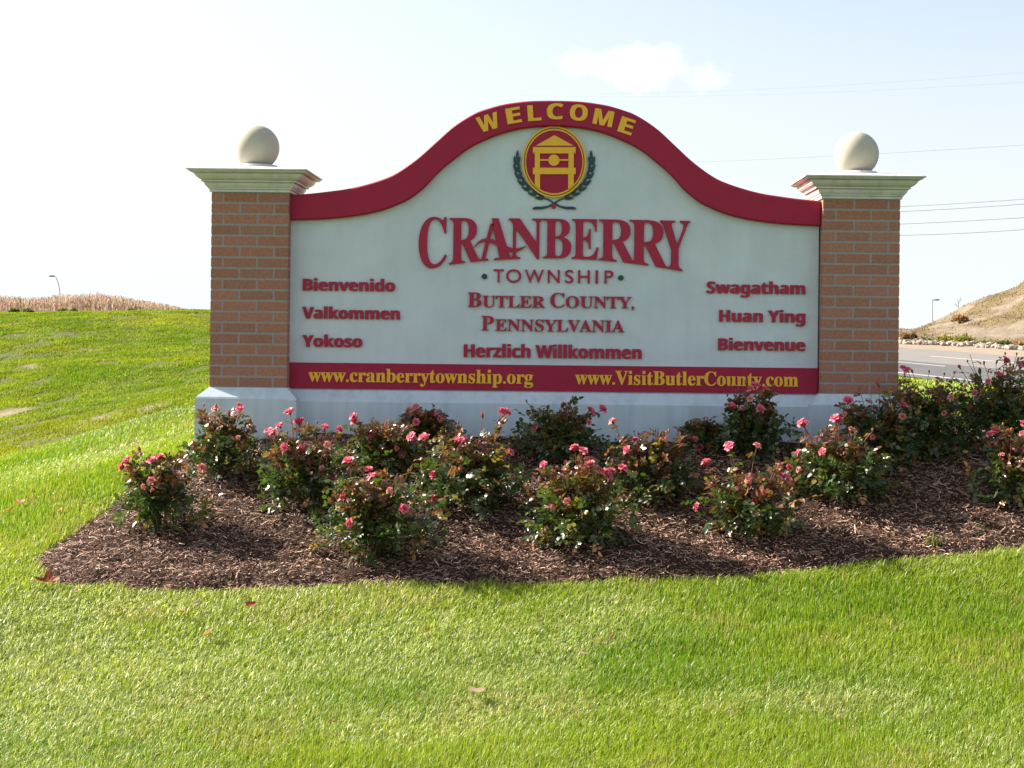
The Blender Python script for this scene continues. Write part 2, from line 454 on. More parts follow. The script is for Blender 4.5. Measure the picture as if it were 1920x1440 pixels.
def loft_rect(V, Fc, rings, cap_top=True, cap_bot=False):
    """rings: list of (x0,x1,y0,y1,z)"""
    i0 = len(V)
    for (x0, x1, y0, y1, z) in rings: V += [(x0, y0, z), (x1, y0, z), (x1, y1, z), (x0, y1, z)]
    for r in range(len(rings) - 1):
        for k in range(4):
            a = i0 + r * 4 + k; b = i0 + r * 4 + (k + 1) % 4
            Fc.append((a, b, b + 4, a + 4))
    if cap_top:
        e = i0 + 4 * (len(rings) - 1); Fc.append((e, e + 1, e + 2, e + 3))
    if cap_bot: Fc.append((i0 + 3, i0 + 2, i0 + 1, i0))

# plinth
V, Fc = [], []
o_ = .072
for xc in (xl, xr):
    h = PW / 2
    y0, y1 = D, D + PD
    r = .006
    loft_rect(V, Fc, [(xc - h - o_, xc + h + o_, y0 - o_, y1 + o_, -.45), (xc - h - o_, xc + h + o_, y0 - o_, y1 + o_, zb - .066),
                      (xc - h - o_ + r, xc + h + o_ - r, y0 - o_ + r, y1 + o_ - r, zb - .056), (xc - h - .004, xc + h + .004, y0 - .004, y1 + .004, zb)])
loft_rect(V, Fc, [(xl + .05, xr - .05, D + .03, D + PD - .03, -.45), (xl + .05, xr - .05, D + .03, D + PD - .03, zbandb - .078),
                  (xl + .05, xr - .05, D + .038, D + PD - .038, zbandb - .068), (xl + .05, xr - .05, D + .098, D + PD - .098, zbandb - .003)])
part('plinth', V, Fc, M['base'])

# brick pillars
def pillar(xc, jA, jB, mir):
    V, Fc, mi, cols = [], [], [], []
    h = PW / 2; y0, y1 = D, D + PD
    x0, x1 = xc - h, xc + h
    g = .002
    box(V, Fc, x0 + g, x1 - g, y0 + g, y1 - g, zb - .001, zt); mi += [1] * 6; cols += [(.4, .37, .35)] * 8
    rows = 18; rh = (zt - zb) / rows; mj = .0135; T = .09
    rr = random.Random(int(xc * 100) + 5)
    def brick(a0, a1, b0, b1, z0, z1):
        if a1 - a0 < .01 or b1 - b0 < .01: return
        n0 = len(V)
        box(V, Fc, a0, a1, b0, b1, z0, z1); mi.extend([0] * 6)
        s = rr.uniform(.9, 1.1); t = rr.uniform(-.02, .02)
        cols.extend([(.36 * s + t * .7, .172 * s, .122 * s - t * .3)] * 8)
    for r in range(rows):
        z0 = zb + r * rh + mj / 2; z1 = zb + (r + 1) * rh - mj / 2
        js = jA if (rows - 1 - r) % 2 == 0 else jB
        for ya, yb in ((y0, y0 + T), (y1 - T, y1)):
            e = [x0] + [x0 + PW * j for j in js] + [x1]
            for k in range(len(e) - 1):
                brick(e[k] + (mj / 2 if k else 0), e[k + 1] - (mj / 2 if k < len(e) - 2 else 0), ya, yb, z0, z1)
        for xa, xb in ((x0, x0 + T), (x1 - T, x1)):
            ys = [y0 + T + mj, y0 + T + mj + (.10 if r % 2 else .21), y1 - T - mj]
            brick(xa, xb, ys[0], ys[1] - mj / 2, z0, z1); brick(xa, xb, ys[1] + mj / 2, ys[2], z0, z1)
    p = part('pillar', V, Fc, [M['brick'], M['mortar']], midx=mi, cols=np.array(cols))
    # moulded cap
    V, Fc = [], []
    hh = .134; ov = .129
    pr = [(.03, 0), (.08, .0), (.09, .10), (.06, .115), (.14, .13), (.15, .18), (.20, .22), (.25, .28), (.29, .35), (.30, .40), (.26, .42), (.41, .44), (.42, .50), (.38, .52), (.46, .54),
          (.56, .60), (.64, .68), (.69, .76), (.70, .80), (.66, .82), (.84, .835), (.88, .86), (.93, .91), (.92, .925), (1.0, .935), (1.0, .985), (.985, 1.0)]
    rings = [(xc - h - ov * u, xc + h + ov * u, y0 - ov * u, y1 + ov * u, zt + hh * v) for u, v in pr]
    tz = zt + hh + .030
    rings.append((xc - .15, xc + .15, (y0 + y1) / 2 - .15, (y0 + y1) / 2 + .15, tz))
    loft_rect(V, Fc, rings, True, True)
    part('cap', V, Fc, M['cap'], p)
    # ball on a low round foot
    yc = (y0 + y1) / 2; R = .1405
    V, Fc = [], []
    NA = 48
    zc = tz + .020 + R * .80
    prof_ = [(.138, tz - .012), (.138, tz + .006), (.128, tz + .020), (.095, tz + .023)]
    a_st = math.acos(-.80)
    prof2 = [(R * math.sin(a), zc + R * math.cos(a)) for a in np.linspace(a_st, 0.02, 26)]
    def lathe(pf):
        i0 = len(V)
        for (r_, z_) in pf:
            for k in range(NA):
                t = 2 * math.pi * k / NA; V.append((xc + r_ * math.cos(t), yc + r_ * math.sin(t), z_))
        for i in range(len(pf) - 1):
            for k in range(NA):
                k2 = (k + 1) % NA
                Fc.append((i0 + i * NA + k, i0 + i * NA + k2, i0 + (i + 1) * NA + k2, i0 + (i + 1) * NA + k))
        Fc.append(tuple(i0 + (len(pf) - 1) * NA + k for k in range(NA)))
    lathe(prof_)
    part('ball_foot', V, Fc, M['cap'], p)
    V, Fc = [], []
    lathe(prof2)
    part('ball_finial', V, Fc, M['ball'], p, smooth=True)
pillar(xl, (.151, .596), (.37, .815), 0)
pillar(xr, (.405, .85), (.17, .625), 1)

# panel and arch: outline symmetric about the sign's middle
XC = S(1038, 500)[0]
d_in = [(0, 234.2), (40, 236.2), (80, 243), (120, 256.5), (160, 276), (200, 306.5), (222, 326), (245, 351.5), (275, 375), (300, 387), (325, 396.5), (365, 406), (431, 414), (502, 417)]
d_out = [(0, 186), (30, 186.4), (52, 187.6), (80, 191), (102, 195), (128, 202.5), (152, 211.5), (192, 237), (227, 268.5), (262, 300), (302, 328), (330, 340), (362, 350), (392, 357), (422, 361.5), (462, 366.5), (502, 369.5)]
def smoothcurve(pts, n=60):
    xs = np.array([p[0] for p in pts], float); ys = np.array([p[1] for p in pts], float)
    # natural-ish cubic through the points (Catmull-Rom slopes, mirrored at 0)
    m = np.zeros(len(xs))
    for i in range(len(xs)):
        if i == 0: m[i] = 0
        elif i == len(xs) - 1: m[i] = (ys[i] - ys[i - 1]) / (xs[i] - xs[i - 1])
        else: m[i] = (ys[i + 1] - ys[i - 1]) / (xs[i + 1] - xs[i - 1])
    q = np.linspace(0, xs[-1], n); out = []
    for x in q:
        i = min(np.searchsorted(xs, x, 'right') - 1, len(xs) - 2); hh = xs[i + 1] - xs[i]; t = (x - xs[i]) / hh
        out.append((2 * t**3 - 3 * t**2 + 1) * ys[i] + (t**3 - 2 * t**2 + t) * hh * m[i] + (-2 * t**3 + 3 * t**2) * ys[i + 1] + (t**3 - t**2) * hh * m[i + 1])
    return q, np.array(out)
def sym(pts, n=60):
    q, y = smoothcurve(pts, n)
    x = q / F * D; z = EYE + (VY - y) / F * D
    z = z - .0 
    # the measured heights are already levelled to the middle line
    z0 = np.array([P(1038, yy, D).z for yy in y])
    return np.r_[-x[::-1][:-1], x] + XC, np.r_[z0[::-1][:-1], z0]
ox, oz = sym(d_out); ix_, iz_ = sym(d_in)
YF = D + .10          # panel face
YA = D + .052         # face of the arch
YB = D + PD - .10
V, Fc = [], []
Np = len(ox)
def prism(xs, zt_, zb_, yf, yb):
    V, Fc = [], []
    n_ = len(xs)
    for i in range(n_): V += [(xs[i], yf, zt_[i]), (xs[i], yf, zb_[i]), (xs[i], yb, zt_[i]), (xs[i], yb, zb_[i])]
    for i in range(n_ - 1):
        a, b = 4 * i, 4 * (i + 1)
        Fc += [(a + 1, b + 1, b, a), (a, b, b + 2, a + 2), (a + 2, b + 2, b + 3, a + 3), (a + 3, b + 3, b + 1, a + 1)]
    Fc += [(0, 2, 3, 1), (4 * n_ - 4, 4 * n_ - 3, 4 * n_ - 1, 4 * n_ - 2)]
    return V, Fc
V, Fc = prism(ix_, iz_ + .03, np.full(Np, zbandb - .004), YF, YB)
part('panel', V, Fc, M['stucco'])
# arch with softened front edges
V, Fc = [], []
def ringpts(i):
    e = .008
    return [(ox[i], YA + e, oz[i]), (ox[i], YA, oz[i] - e), (ix_[i], YA, iz_[i] + e), (ix_[i], YA + e, iz_[i]), (ix_[i], YF + .05, iz_[i]), (ix_[i], YB - .02, iz_[i]), (ix_[i], YB + .04, iz_[i]), (ox[i], YB + .04, oz[i])]
for i in range(Np): V += ringpts(i)
for i in range(Np - 1):
    for k in range(8):
        a = i * 8 + k; b = i * 8 + (k + 1) % 8
        Fc.append((a, b, b + 8, a + 8))
Fc = [f[::-1] for f in Fc]
arch = part('arch_band', V, Fc, M['red'])
V, Fc = [], []
x0b, x1b = ix_[0], ix_[-1]
loft = [(x0b, x1b, YF - .012, YF + .02, zbandb), (x0b, x1b, YF - .012, YF + .02, zbandt)]
loft_rect(V, Fc, loft, True, True)
band = part('address_band', V, Fc, M['red'])

# ---- lettering (bold serif and sans shapes of the built-in font)
dg = None
def serif(s): return ''.join(chr(0x1D400 + ord(c) - 65) if 'A' <= c <= 'Z' else chr(0x1D41A + ord(c) - 97) if 'a' <= c <= 'z' else c for c in s)
def sans(s): return ''.join(chr(0x1D5D4 + ord(c) - 65) if 'A' <= c <= 'Z' else chr(0x1D5EE + ord(c) - 97) if 'a' <= c <= 'z' else c for c in s)
def glyphs(body, offset=0.0, spacing=1.0):
    c = bpy.data.curves.new('tmp', 'FONT'); c.body = body; c.offset = offset; c.extrude = .5; c.resolution_u = 6; c.space_character = spacing
    o = bpy.data.objects.new('tmp', c); COL.objects.link(o)
    bpy.context.view_layer.update()
    d_ = bpy.context.evaluated_depsgraph_get()
    me = bpy.data.meshes.new_from_object(o.evaluated_get(d_))
    v = np.empty(len(me.vertices) * 3); me.vertices.foreach_get('co', v); v = v.reshape(-1, 3)
    f = [tuple(p.vertices) for p in me.polygons]
    bpy.data.objects.remove(o); bpy.data.curves.remove(c); bpy.data.meshes.remove(me)
    return v, f
def bold(v, f, dx, n=5):
    """thicken strokes: shifted copies a hair apart in depth"""
    vs, fs = [], []
    for k in range(n):
        s = (k / (n - 1) - .5) * 2 * dx if n > 1 else 0
        fs += [tuple(i + len(v) * k for i in q) for q in f]
        w_ = v.copy(); w_[:, 0] += s; w_[:, 2] *= 1 - .02 * k
        if k != n // 2: w_[:, 1] *= 1
        vs.append(w_)
    return np.concatenate(vs), fs
CAPH = {}
def refh(kind):
    if kind not in CAPH:
        v, _ = glyphs({'serif': serif('H'), 'sans': sans('H'), 'thin': 'H'}[kind]); CAPH[kind] = v[:, 1].max()
    return CAPH[kind]
def place_text(name, v, f, X0, X1, Z, caph, kind, yface, depth, m, par, label=None, warp=None):
    x = (v[:, 0] - v[:, 0].min()) / (v[:, 0].max() - v[:, 0].min())
    X = X0 + (X1 - X0) * x
    Zv = Z + v[:, 1] / refh(kind) * caph
    if warp is not None: Zv = warp(X, v[:, 1] / refh(kind))
    Y = yface - (v[:, 2] + .5) * depth + .001
    o = part(name, np.c_[X, Y, Zv], f, m, par)
    if label: o['label'] = label
    return o
PXM = D / F
def line(s, kind, x0, x1, yb0, yb1, cap, m, label, par=None, yface=None, bd=0.0, off=0.0, spacing=1.0, depth=.014):
    yface = yface or YF
    k = yface
    body = serif(s) if kind == 'serif' else sans(s) if kind == 'sans' else s
    v, f = glyphs(body, off, spacing)
    if bd: v, f = bold(v, f, bd)
    a, b = P(x0, yb0, k), P(x1, yb1, k)
    return place_text('lettering', v, f, a.x, b.x, (a.z + b.z) / 2, cap / F * k, kind, yface, depth, m, par, label)
R = M['letter']
line('Bienvenido', 'sans', 568, 741, 544.7, 546.5, 22, R, 'red word Bienvenido', bd=.034)
line('Valkommen', 'sans', 567, 750, 597.3, 599, 22, R, 'red word Valkommen', bd=.034)
line('Yokoso', 'sans', 567, 679.5, 650, 651.3, 22, R, 'red word Yokoso', bd=.034)
line('Swagatham', 'sans', 1324.5, 1509.6, 549.8, 551.8, 22, R, 'red word Swagatham', bd=.034)
line('Huan Ying', 'sans', 1348, 1509.6, 603, 604.8, 22, R, 'red words Huan Ying', bd=.034)
line('Bienvenue', 'sans', 1346, 1509.6, 656.3, 658, 22, R, 'red word Bienvenue', bd=.034)
line('Herzlich Willkommen', 'sans', 869.5, 1203, 669.5, 672.8, 24, R, 'red words Herzlich Willkommen', bd=.034)
line('www.cranberrytownship.org', 'serif', 578, 999.6, 715, 719.5, 25, M['gold'], 'gold web address on the red band, left', par=band, yface=YF - .012, depth=.005, bd=.010, off=.004)
line('www.VisitButlerCounty.com', 'serif', 1078, 1496.6, 720, 724.6, 25.5, M['gold'], 'gold web address on the red band, right', par=band, yface=YF - .012, depth=.005, bd=.010, off=.004)
def smallcaps(segs, label):
    vs, fs = [], []; n0 = 0
    for s, x0, x1, yb, cap in segs:
        v, f = glyphs(serif(s)); v, f = bold(v, f, .008)
        a, b = P(x0, yb, YF), P(x1, yb, YF)
        x = (v[:, 0] - v[:, 0].min()) / np.ptp(v[:, 0])
        vs.append(np.c_[a.x + (b.x - a.x) * x, YF + .001 - (v[:, 2] + .5) * .014, a.z + v[:, 1] / refh('serif') * cap / F * YF])
        fs += [tuple(i + n0 for i in q) for q in f]; n0 += len(v)
    o = part('lettering', np.concatenate(vs), fs, R); o['label'] = label
smallcaps([('B', 876.7, 903, 575.2, 27), ('UTLER', 904.5, 1022, 575.8, 21.5), ('C', 1031.5, 1058.5, 576.3, 27), ('OUNTY,', 1060.5, 1189, 576.8, 21.5)], 'red words Butler County in small capitals')
smallcaps([('P', 902.5, 926, 619.3, 27), ('ENNSYLVANIA', 928.5, 1170.5, 620.2, 21.8)], 'red word Pennsylvania in small capitals')
# TOWNSHIP, widely spaced thin capitals, and its two dots
vs, fs, n0 = [], [], 0
for ch, xa, xb in zip('TOWNSHIP', (567, 648, 768, 915, 1025, 1110, 1222, 1280), (632, 745, 890, 992, 1080, 1185, 1238, 1337)):
    v, f = glyphs(ch, .006)
    a, b = P(760 + xa / 3.4286, 529.6, YF), P(760 + xb / 3.4286, 530, YF)
    x = (v[:, 0] - v[:, 0].min()) / np.ptp(v[:, 0])
    zz = P(1038, 530.5, YF).z
    vs.append(np.c_[a.x + (b.x - a.x) * x, YF + .001 - (v[:, 2] + .5) * .012, zz + v[:, 1] / refh('thin') * 24.3 / F * YF])
    fs += [tuple(i + n0 for i in q) for q in f]; n0 += len(v)
o = part('lettering', np.concatenate(vs), fs, R); o['label'] = 'thin red word Township'
def disc(cx, cz, rx, rz, yf, yb, n_=32):
    V = [(cx + rx * math.cos(2 * math.pi * k / n_), yf, cz + rz * math.sin(2 * math.pi * k / n_)) for k in range(n_)]
    V += [(x, yb, z) for x, _, z in V]
    Fc = [tuple(range(n_)), tuple(range(2 * n_ - 1, n_ - 1, -1))] + [(k + n_, (k + 1) % n_ + n_, (k + 1) % n_, k) for k in range(n_)]
    return V, Fc
for px, py in ((908.5, 518.5), (1164, 521)):
    x, z = S(px, py, YF); V, Fc = disc(x, z, 5.2 / F * YF, 5.2 / F * YF, YF - .012, YF + .002, 20)
    part('dot', V, Fc, M['teal'])
# CRANBERRY, level top and arched foot
cb = [('C', 87, 268), ('R', 284, 487), ('A', 428, 738), ('N', 664, 890), ('B', 886, 1067), ('E', 1070, 1242), ('R', 1243, 1478), ('R', 1440, 1690), ('Y', 1636, 1828)]
zx = lambda q: 760 + q / 3.4286
vs, fs, n0 = [], [], 0
def cwarp(X, t, drop=0):
    u = (X - XC) / (250 / F * YF)
    ztop = P(1038, 410.3, YF).z - .004 * u * u
    zbot = P(1038, 484.3, YF).z - (23.5 / F * YF) * u * u
    return zbot + (ztop - zbot) * t
yoff = 0
for li, (ch, xa, xb) in enumerate(cb):
    if ch == 'A':                  # its bar is a brush stroke, added below
        for pts in ([(556, 1), (598, 1), (676, .05), (606, .05), (560, .80)], [(545, .87), (569, .87), (516, .05), (491, .05)],
                    [(470, 0), (537, 0), (530, .05), (478, .05)], [(568, 0), (740, 0), (722, .05), (580, .05)]):
            q = [(P(zx(a_), 450, YF).x, t_) for a_, t_ in pts]; m_ = len(q)
            X = np.array([q_[0] for q_ in q] * 2); t = np.array([q_[1] for q_ in q] * 2)
            vs.append(np.c_[X, np.r_[np.full(m_, YF - .0165), np.full(m_, YF)], cwarp(X, t)])
            fs.append(tuple(range(n0, n0 + m_))); fs += [(n0 + k, n0 + (k + 1) % m_, n0 + m_ + (k + 1) % m_, n0 + m_ + k) for k in range(m_)]; n0 += 2 * m_
        continue
    v, f = glyphs(serif(ch)); v, f = bold(v, f, .008, 3)
    a, b = P(zx(xa), 450, YF).x, P(zx(xb), 450, YF).x
    x = (v[:, 0] - v[:, 0].min()) / np.ptp(v[:, 0])
    X = a + (b - a) * x; t = v[:, 1] / refh('serif')
    vs.append(np.c_[X, YF + .001 - (v[:, 2] + .5) * (.016 + .0006 * (li % 3)), cwarp(X, t)])
    fs += [tuple(i + n0 for i in q) for q in f]; n0 += len(v)
# swash through the A
sw = [(447, 252, 2), (465, 228, 5), (490, 211, 8), (520, 205, 10), (560, 215, 12), (600, 236, 13), (640, 256, 14), (680, 270, 14), (715, 272, 11), (745, 262, 7), (772, 246, 2)]
sv, sf = [], []
for i, (a, b, wd) in enumerate(sw):
    pa, pb = sw[max(i - 1, 0)], sw[min(i + 1, len(sw) - 1)]
    tx, ty = pb[0] - pa[0], pb[1] - pa[1]; l_ = math.hypot(tx, ty); nx, ny = -ty / l_, tx / l_
    for sgn in (1, -1):
        x, z = S(zx(a + nx * wd * sgn), 390 + (b + ny * wd * sgn) / 3.4286, YF); sv.append((x, YF - .0185, z))
m_ = len(sv); sv += [(x, YF, z) for x, _, z in sv]
for i in range(len(sw) - 1):
    a = 2 * i
    sf += [(a, a + 1, a + 3, a + 2), (a, a + 2, a + 2 + m_, a + m_), (a + 1, a + 1 + m_, a + 3 + m_, a + 3)]
vs.append(np.array(sv)); fs += [tuple(i + n0 for i in q) for q in sf]
o = part('lettering', np.concatenate(vs), fs, R); o['label'] = 'large red town name with arched foot'
# WELCOME round the arch, one part per letter
for ch, cx_, cy_, ang_, wpx in (('W', 915.5, 229.5, 17.5, 42), ('E', 963, 216.5, 10.5, 27.5), ('L', 1002, 211.8, 4.2, 25.5), ('C', 1040.8, 208.8, 0, 31), ('O', 1085.2, 211.2, -5, 33.5), ('M', 1131.5, 220.8, -11, 37), ('E', 1174.8, 236, -18, 27.5)):
    v, f = glyphs(sans(ch)); v, f = bold(v, f, .024)
    x = (v[:, 0] - v[:, 0].min()) / np.ptp(v[:, 0]) - .5
    y = v[:, 1] / refh('sans') - .5
    px_ = x * wpx; pz_ = y * 29.5
    a = math.radians(ang_)
    X, Z = S(cx_, cy_, YA)
    part('letter', np.c_[X + (px_ * math.cos(a) - pz_ * math.sin(a)) / F * YA, YA + .001 - (v[:, 2] + .5) * .006, Z + (px_ * math.sin(a) + pz_ * math.cos(a)) / F * YA], f, M['gold'], arch)['label'] = 'gold letter ' + ch + ' on the arch'

# ---- emblem
em = bpy.data.objects.new('emblem', None); COL.objects.link(em); em.parent = sign
EZ = 1 / 5.0526
def E(a, b, y=None): return S(860 + a * EZ, 170 + b * EZ, YF)
ex, ez = E(905, 678)
u_ = EZ / F * YF
def oval(name, rx, rz, y, m):
    V, Fc = disc(ex, ez, rx * u_, rz * u_, y, YF + .001, 72); return part(name, V, Fc, m, em)
oval('plaque_rim', 302, 337, YF - .024, M['gold'])
oval('rim_line', 286, 321, YF - .0252, M['black'])
oval('inner_ring', 278, 313, YF - .0264, M['gold'])
oval('field', 267, 297, YF - .0276, M['red'])
V, Fc = [], []
yb_ = YF - .0345
def poly(pts):
    q = [E(*p) for p in pts]
    i = len(V); n_ = len(q)
    for x, z in q: V.append((x, yb_, z))
    for x, z in q: V.append((x, YF - .026, z))
    # pixel y runs down: reverse so faces look at the viewer
    Fc.append(tuple(i + k for k in range(n_)))
    for k in range(n_): Fc.append((i + k + n_, i + (k + 1) % n_ + n_, i + (k + 1) % n_, i + k))
def rect(a, b, c, d): poly([(a, d), (c, d), (c, b), (a, b)])
poly([(730, 527), (1088, 527), (908, 428)])
rect(704, 540, 1108, 600)
rect(722, 600.5, 770, 735); rect(1040, 600.5, 1090, 735)
rect(704, 735.5, 1108, 796)
rect(712, 590, 722, 604); rect(1090, 590, 1100, 604)
def clipy(x): return 678 + 297 * math.sqrt(max(0, 1 - ((x - 905) / 267.0) ** 2)) - 1
for a, b in ((722, 771), (1037, 1089)):
    xs = np.linspace(a, b, 6)
    poly([(x, clipy(x)) for x in xs] + [(b, 796.5), (a, 796.5)])
rect(770.5, 655, 852, 669); rect(954, 655, 1039.5, 669)
poly([(903 + 53 * math.cos(t), 664 + 53 * math.sin(-t + math.pi) * 1.0) for t in np.linspace(0, 2 * math.pi, 29)[:-1]][::-1])
part('belfry', V, Fc, M['gold'], em)
# laurel branches
V, Fc = [], []
def blob(pts, y):
    q = [E(*p) for p in pts]; i = len(V); n_ = len(q)
    for x, z in q: V.append((x, y, z))
    for x, z in q: V.append((x, YF + .001, z))
    ar = sum(q[k][0] * q[(k + 1) % n_][1] - q[(k + 1) % n_][0] * q[k][1] for k in range(n_))
    idx = list(range(n_)) if ar > 0 else list(range(n_))[::-1]
    Fc.append(tuple(i + k for k in idx))
    for a, b in zip(idx, idx[1:] + idx[:1]): Fc.append((i + a + n_, i + b + n_, i + b, i + a))
def lleaf(cx_, cy_, ang_, L, W, y):
    pts = []
    for t in np.linspace(0, 2 * math.pi, 15)[:-1]:
        u, v_ = math.cos(t), math.sin(t)
        v_ *= (1 - .35 * u)
        a = math.radians(ang_)
        pts.append((cx_ + u * L * math.cos(a) - v_ * W * math.sin(a), cy_ + u * L * math.sin(a) + v_ * W * math.cos(a)))
    blob(pts, y)
stem_l = [(800, 1018), (735, 990), (672, 945), (618, 895), (582, 835), (558, 765), (548, 700), (553, 630)]
for mirror in (0, 1):
    mx = (lambda a: 1811 - a) if mirror else (lambda a: a)
    k = 0
    for i in range(len(stem_l) - 1):
        (xa, ya), (xb, yb2) = stem_l[i], stem_l[i + 1]
        dirn = math.degrees(math.atan2(yb2 - ya, xb - xa))
        for sgn in (-1, 1):
            a = math.radians(dirn + 90 * sgn)
            cx_, cy_ = (xa + xb) / 2 + math.cos(a) * 17, (ya + yb2) / 2 + math.sin(a) * 17
            dd = dirn + sgn * 16
            if mirror: dd = 180 - dd
            lleaf(mx(cx_), cy_, dd, 42, 15, YF - .010 - .0006 * (k % 4)); k += 1
    dd = -85 if not mirror else 180 + 85
    lleaf(mx(556), 608, dd, 42, 14, YF - .0125)
    # stem tail
    tail = [(790, 1015, 5), (850, 1033, 7), (905, 1066, 7), (960, 1098, 9), (1020, 1112, 13), (1075, 1112, 14), (1110, 1118, 8)]
    q1, q2 = [], []
    for i, (a, b, wd) in enumerate(tail):
        pa, pb = tail[max(i - 1, 0)], tail[min(i + 1, len(tail) - 1)]
        tx, ty = pb[0] - pa[0], pb[1] - pa[1]; l_ = math.hypot(tx, ty); nx, ny = -ty / l_, tx / l_
        q1.append((mx(a + nx * wd), b + ny * wd)); q2.append((mx(a - nx * wd), b - ny * wd))
    for i in range(len(tail) - 1):
        blob([q1[i], q1[i + 1], q2[i + 1], q2[i]], YF - .008 - .0007 * mirror)
part('wreath', V, Fc, M['teal'], em)
bx_, bz_ = E(900, 1097); V, Fc = disc(bx_, bz_, 23 * u_, 23 * u_, YF - .012, YF + .001, 20)
part('berry', V, Fc, M['letter'], em)

# ------------------------------------------------------------------ mulch bed
gx_, gy_ = np.meshgrid(np.arange(-4.0, 4.8, .03), np.arange(7.2, 10.7, .03))
sh_ = gx_.shape; bx, by = gx_.ravel(), gy_.ravel()
ins = in_poly(bx, by, BED); dist = poly_dist(bx, by, BED); sd = np.where(ins, dist, -dist)
bz = H(bx, by) + np.clip(sd / .12, -1, 1) * .028 - .004 + (fbm(bx * 9, by * 9, 77, 4) - .5) * .045 * np.clip(sd / .08, 0, 1)
keep = sd > -.06
idx = -np.ones(len(bx), int); idx[keep] = np.arange(keep.sum())
I, J = np.meshgrid(np.arange(sh_[0] - 1), np.arange(sh_[1] - 1), indexing='ij')
q = np.stack([I * sh_[1] + J, I * sh_[1] + J + 1, (I + 1) * sh_[1] + J + 1, (I + 1) * sh_[1] + J], -1).reshape(-1, 4)
q = q[keep[q].all(1)]
M['mulch'] = mat('mulch_soil', (.05, .028, .020), .95, .1, (40, .5), (60, 1.0, .03))
mb_ = np_mesh('mulch_bed', np.c_[bx, by, bz][keep], idx[q].ravel(), np.full(len(q), 4), M['mulch'], smooth=True)
tag(mb_, 'brown mulch bed under the roses in front of the sign', 'mulch bed', kind='structure')
def mulch_z(x, y):
    ins = in_poly(x, y, BED); dd = poly_dist(x, y, BED); s_ = np.where(ins, dd, -dd)
    return H(x, y) + np.clip(s_ / .12, -1, 1) * .028 - .004 + (fbm(x * 9, y * 9, 77, 4) - .5) * .045 * np.clip(s_ / .08, 0, 1), s_
# loose chips
N = 95000
cx = rng.uniform(-3.6, 3.7, N); cy = rng.uniform(7.3, 10.0, N)
cz, s_ = mulch_z(cx, cy)
edge = (fbm(cx * 5, cy * 5, 3, 3) - .55) * .22
ok = (s_ > edge - .005) & ~((np.abs(cx) < 2.2) & (cy > 9.45)) & ((cx < (1990 - VX) / F * cy + .4)) & (cx > -3.3)
cx, cy, cz = cx[ok], cy[ok], cz[ok]; N = len(cx)
L = rng.gamma(2.0, .0092, N).clip(.005, .075); Wd = rng.uniform(.0022, .006, N) * (.6 + L * 14)
th = rng.uniform(0, math.pi, N); pit = rng.normal(0, .28, N)
dx = np.c_[np.cos(th) * np.cos(pit), np.sin(th) * np.cos(pit), np.sin(pit)]
side_ = np.c_[-np.sin(th), np.cos(th), rng.normal(0, .5, N)]; side_ /= np.linalg.norm(side_, axis=1)[:, None]
upv = np.cross(dx, side_); upv *= np.sign(upv[:, 2:3]); 
c0 = np.c_[cx, cy, cz + .004 + rng.uniform(0, .012, N)]
bend = rng.normal(0, .12, N)[:, None] * L[:, None]
v8 = []
for t, wsc in ((-.5, .55), (0, 1.0), (.5, .5)):
    mid = c0 + dx * (L * t)[:, None] * 1.0 + upv * (bend if t == 0 else 0) 
    for s2 in (-1, 0, 1):
        v8.append(mid + side_ * (Wd * wsc * s2 * .5)[:, None] + upv * ((.0016 if s2 == 0 else 0)))
Vc = np.stack(v8, 1).reshape(-1, 3)
pat = np.array([[0, 1, 4, 3], [1, 2, 5, 4], [3, 4, 7, 6], [4, 5, 8, 7]])
lp = (np.arange(N)[:, None, None] * 9 + pat[None]).reshape(-1)
tone = rng.beta(1.2, 3.6, N)[:, None]
ccol = np.array([.145, .066, .043]) * (1 - tone) + np.array([1.0, .70, .52]) * tone
ccol *= (.75 + .5 * fbm(cx * 2.2, cy * 2.2, 19, 3))[:, None]
chips = np_mesh('mulch_chips', Vc, lp, np.full(N * 4, 4), M['chip'], cols=np.repeat(ccol, 9, 0))
tag(chips, 'loose brown shredded bark strewn over the bed', 'mulch', kind='stuff')

# ------------------------------------------------------------------ grass
def blades(x, y, z, hgt, wid, lean, leandir, col):
    n_ = len(x)
    base = np.c_[x, y, z]
    ld = np.c_[np.cos(leandir), np.sin(leandir), np.zeros(n_)]
    fa = rng.uniform(0, math.pi, n_); sd_ = np.c_[np.cos(fa), np.sin(fa), np.zeros(n_)]
    w2 = (wid * .5)[:, None]
    h_ = hgt[:, None]; l_ = lean[:, None]
    up = np.array([0, 0, 1.0])
    m1 = base + up * h_ * .55 * np.sqrt(np.clip(1 - .35 * l_ ** 2, .1, 1)) + ld * h_ * .22 * l_
    tp = base + up * h_ * np.clip(1 - .55 * l_ ** 2, .12, 1) + ld * h_ * .85 * l_
    V_ = np.stack([base - sd_ * w2, base + sd_ * w2, m1 - sd_ * w2 * .8, m1 + sd_ * w2 * .8, tp], 1).reshape(-1, 3)
    k_ = np.arange(n_)[:, None] * 5
    lp_ = np.concatenate([k_ + np.array([[0, 1, 3, 2]]), k_ + np.array([[2, 3, 4]])], 1).ravel()
    sz = np.tile([4, 3], n_)
    cv = np.stack([col, col, col, col, col], 1).reshape(-1, 3)
    return V_, lp_, sz, cv
road_a = roadpt(1757, 713); rn = Vector((-rdir.y, rdir.x)); 
def past_road(x, y): return (x - road_a.x) * -rn.x + (y - road_a.y) * -rn.y > -.15
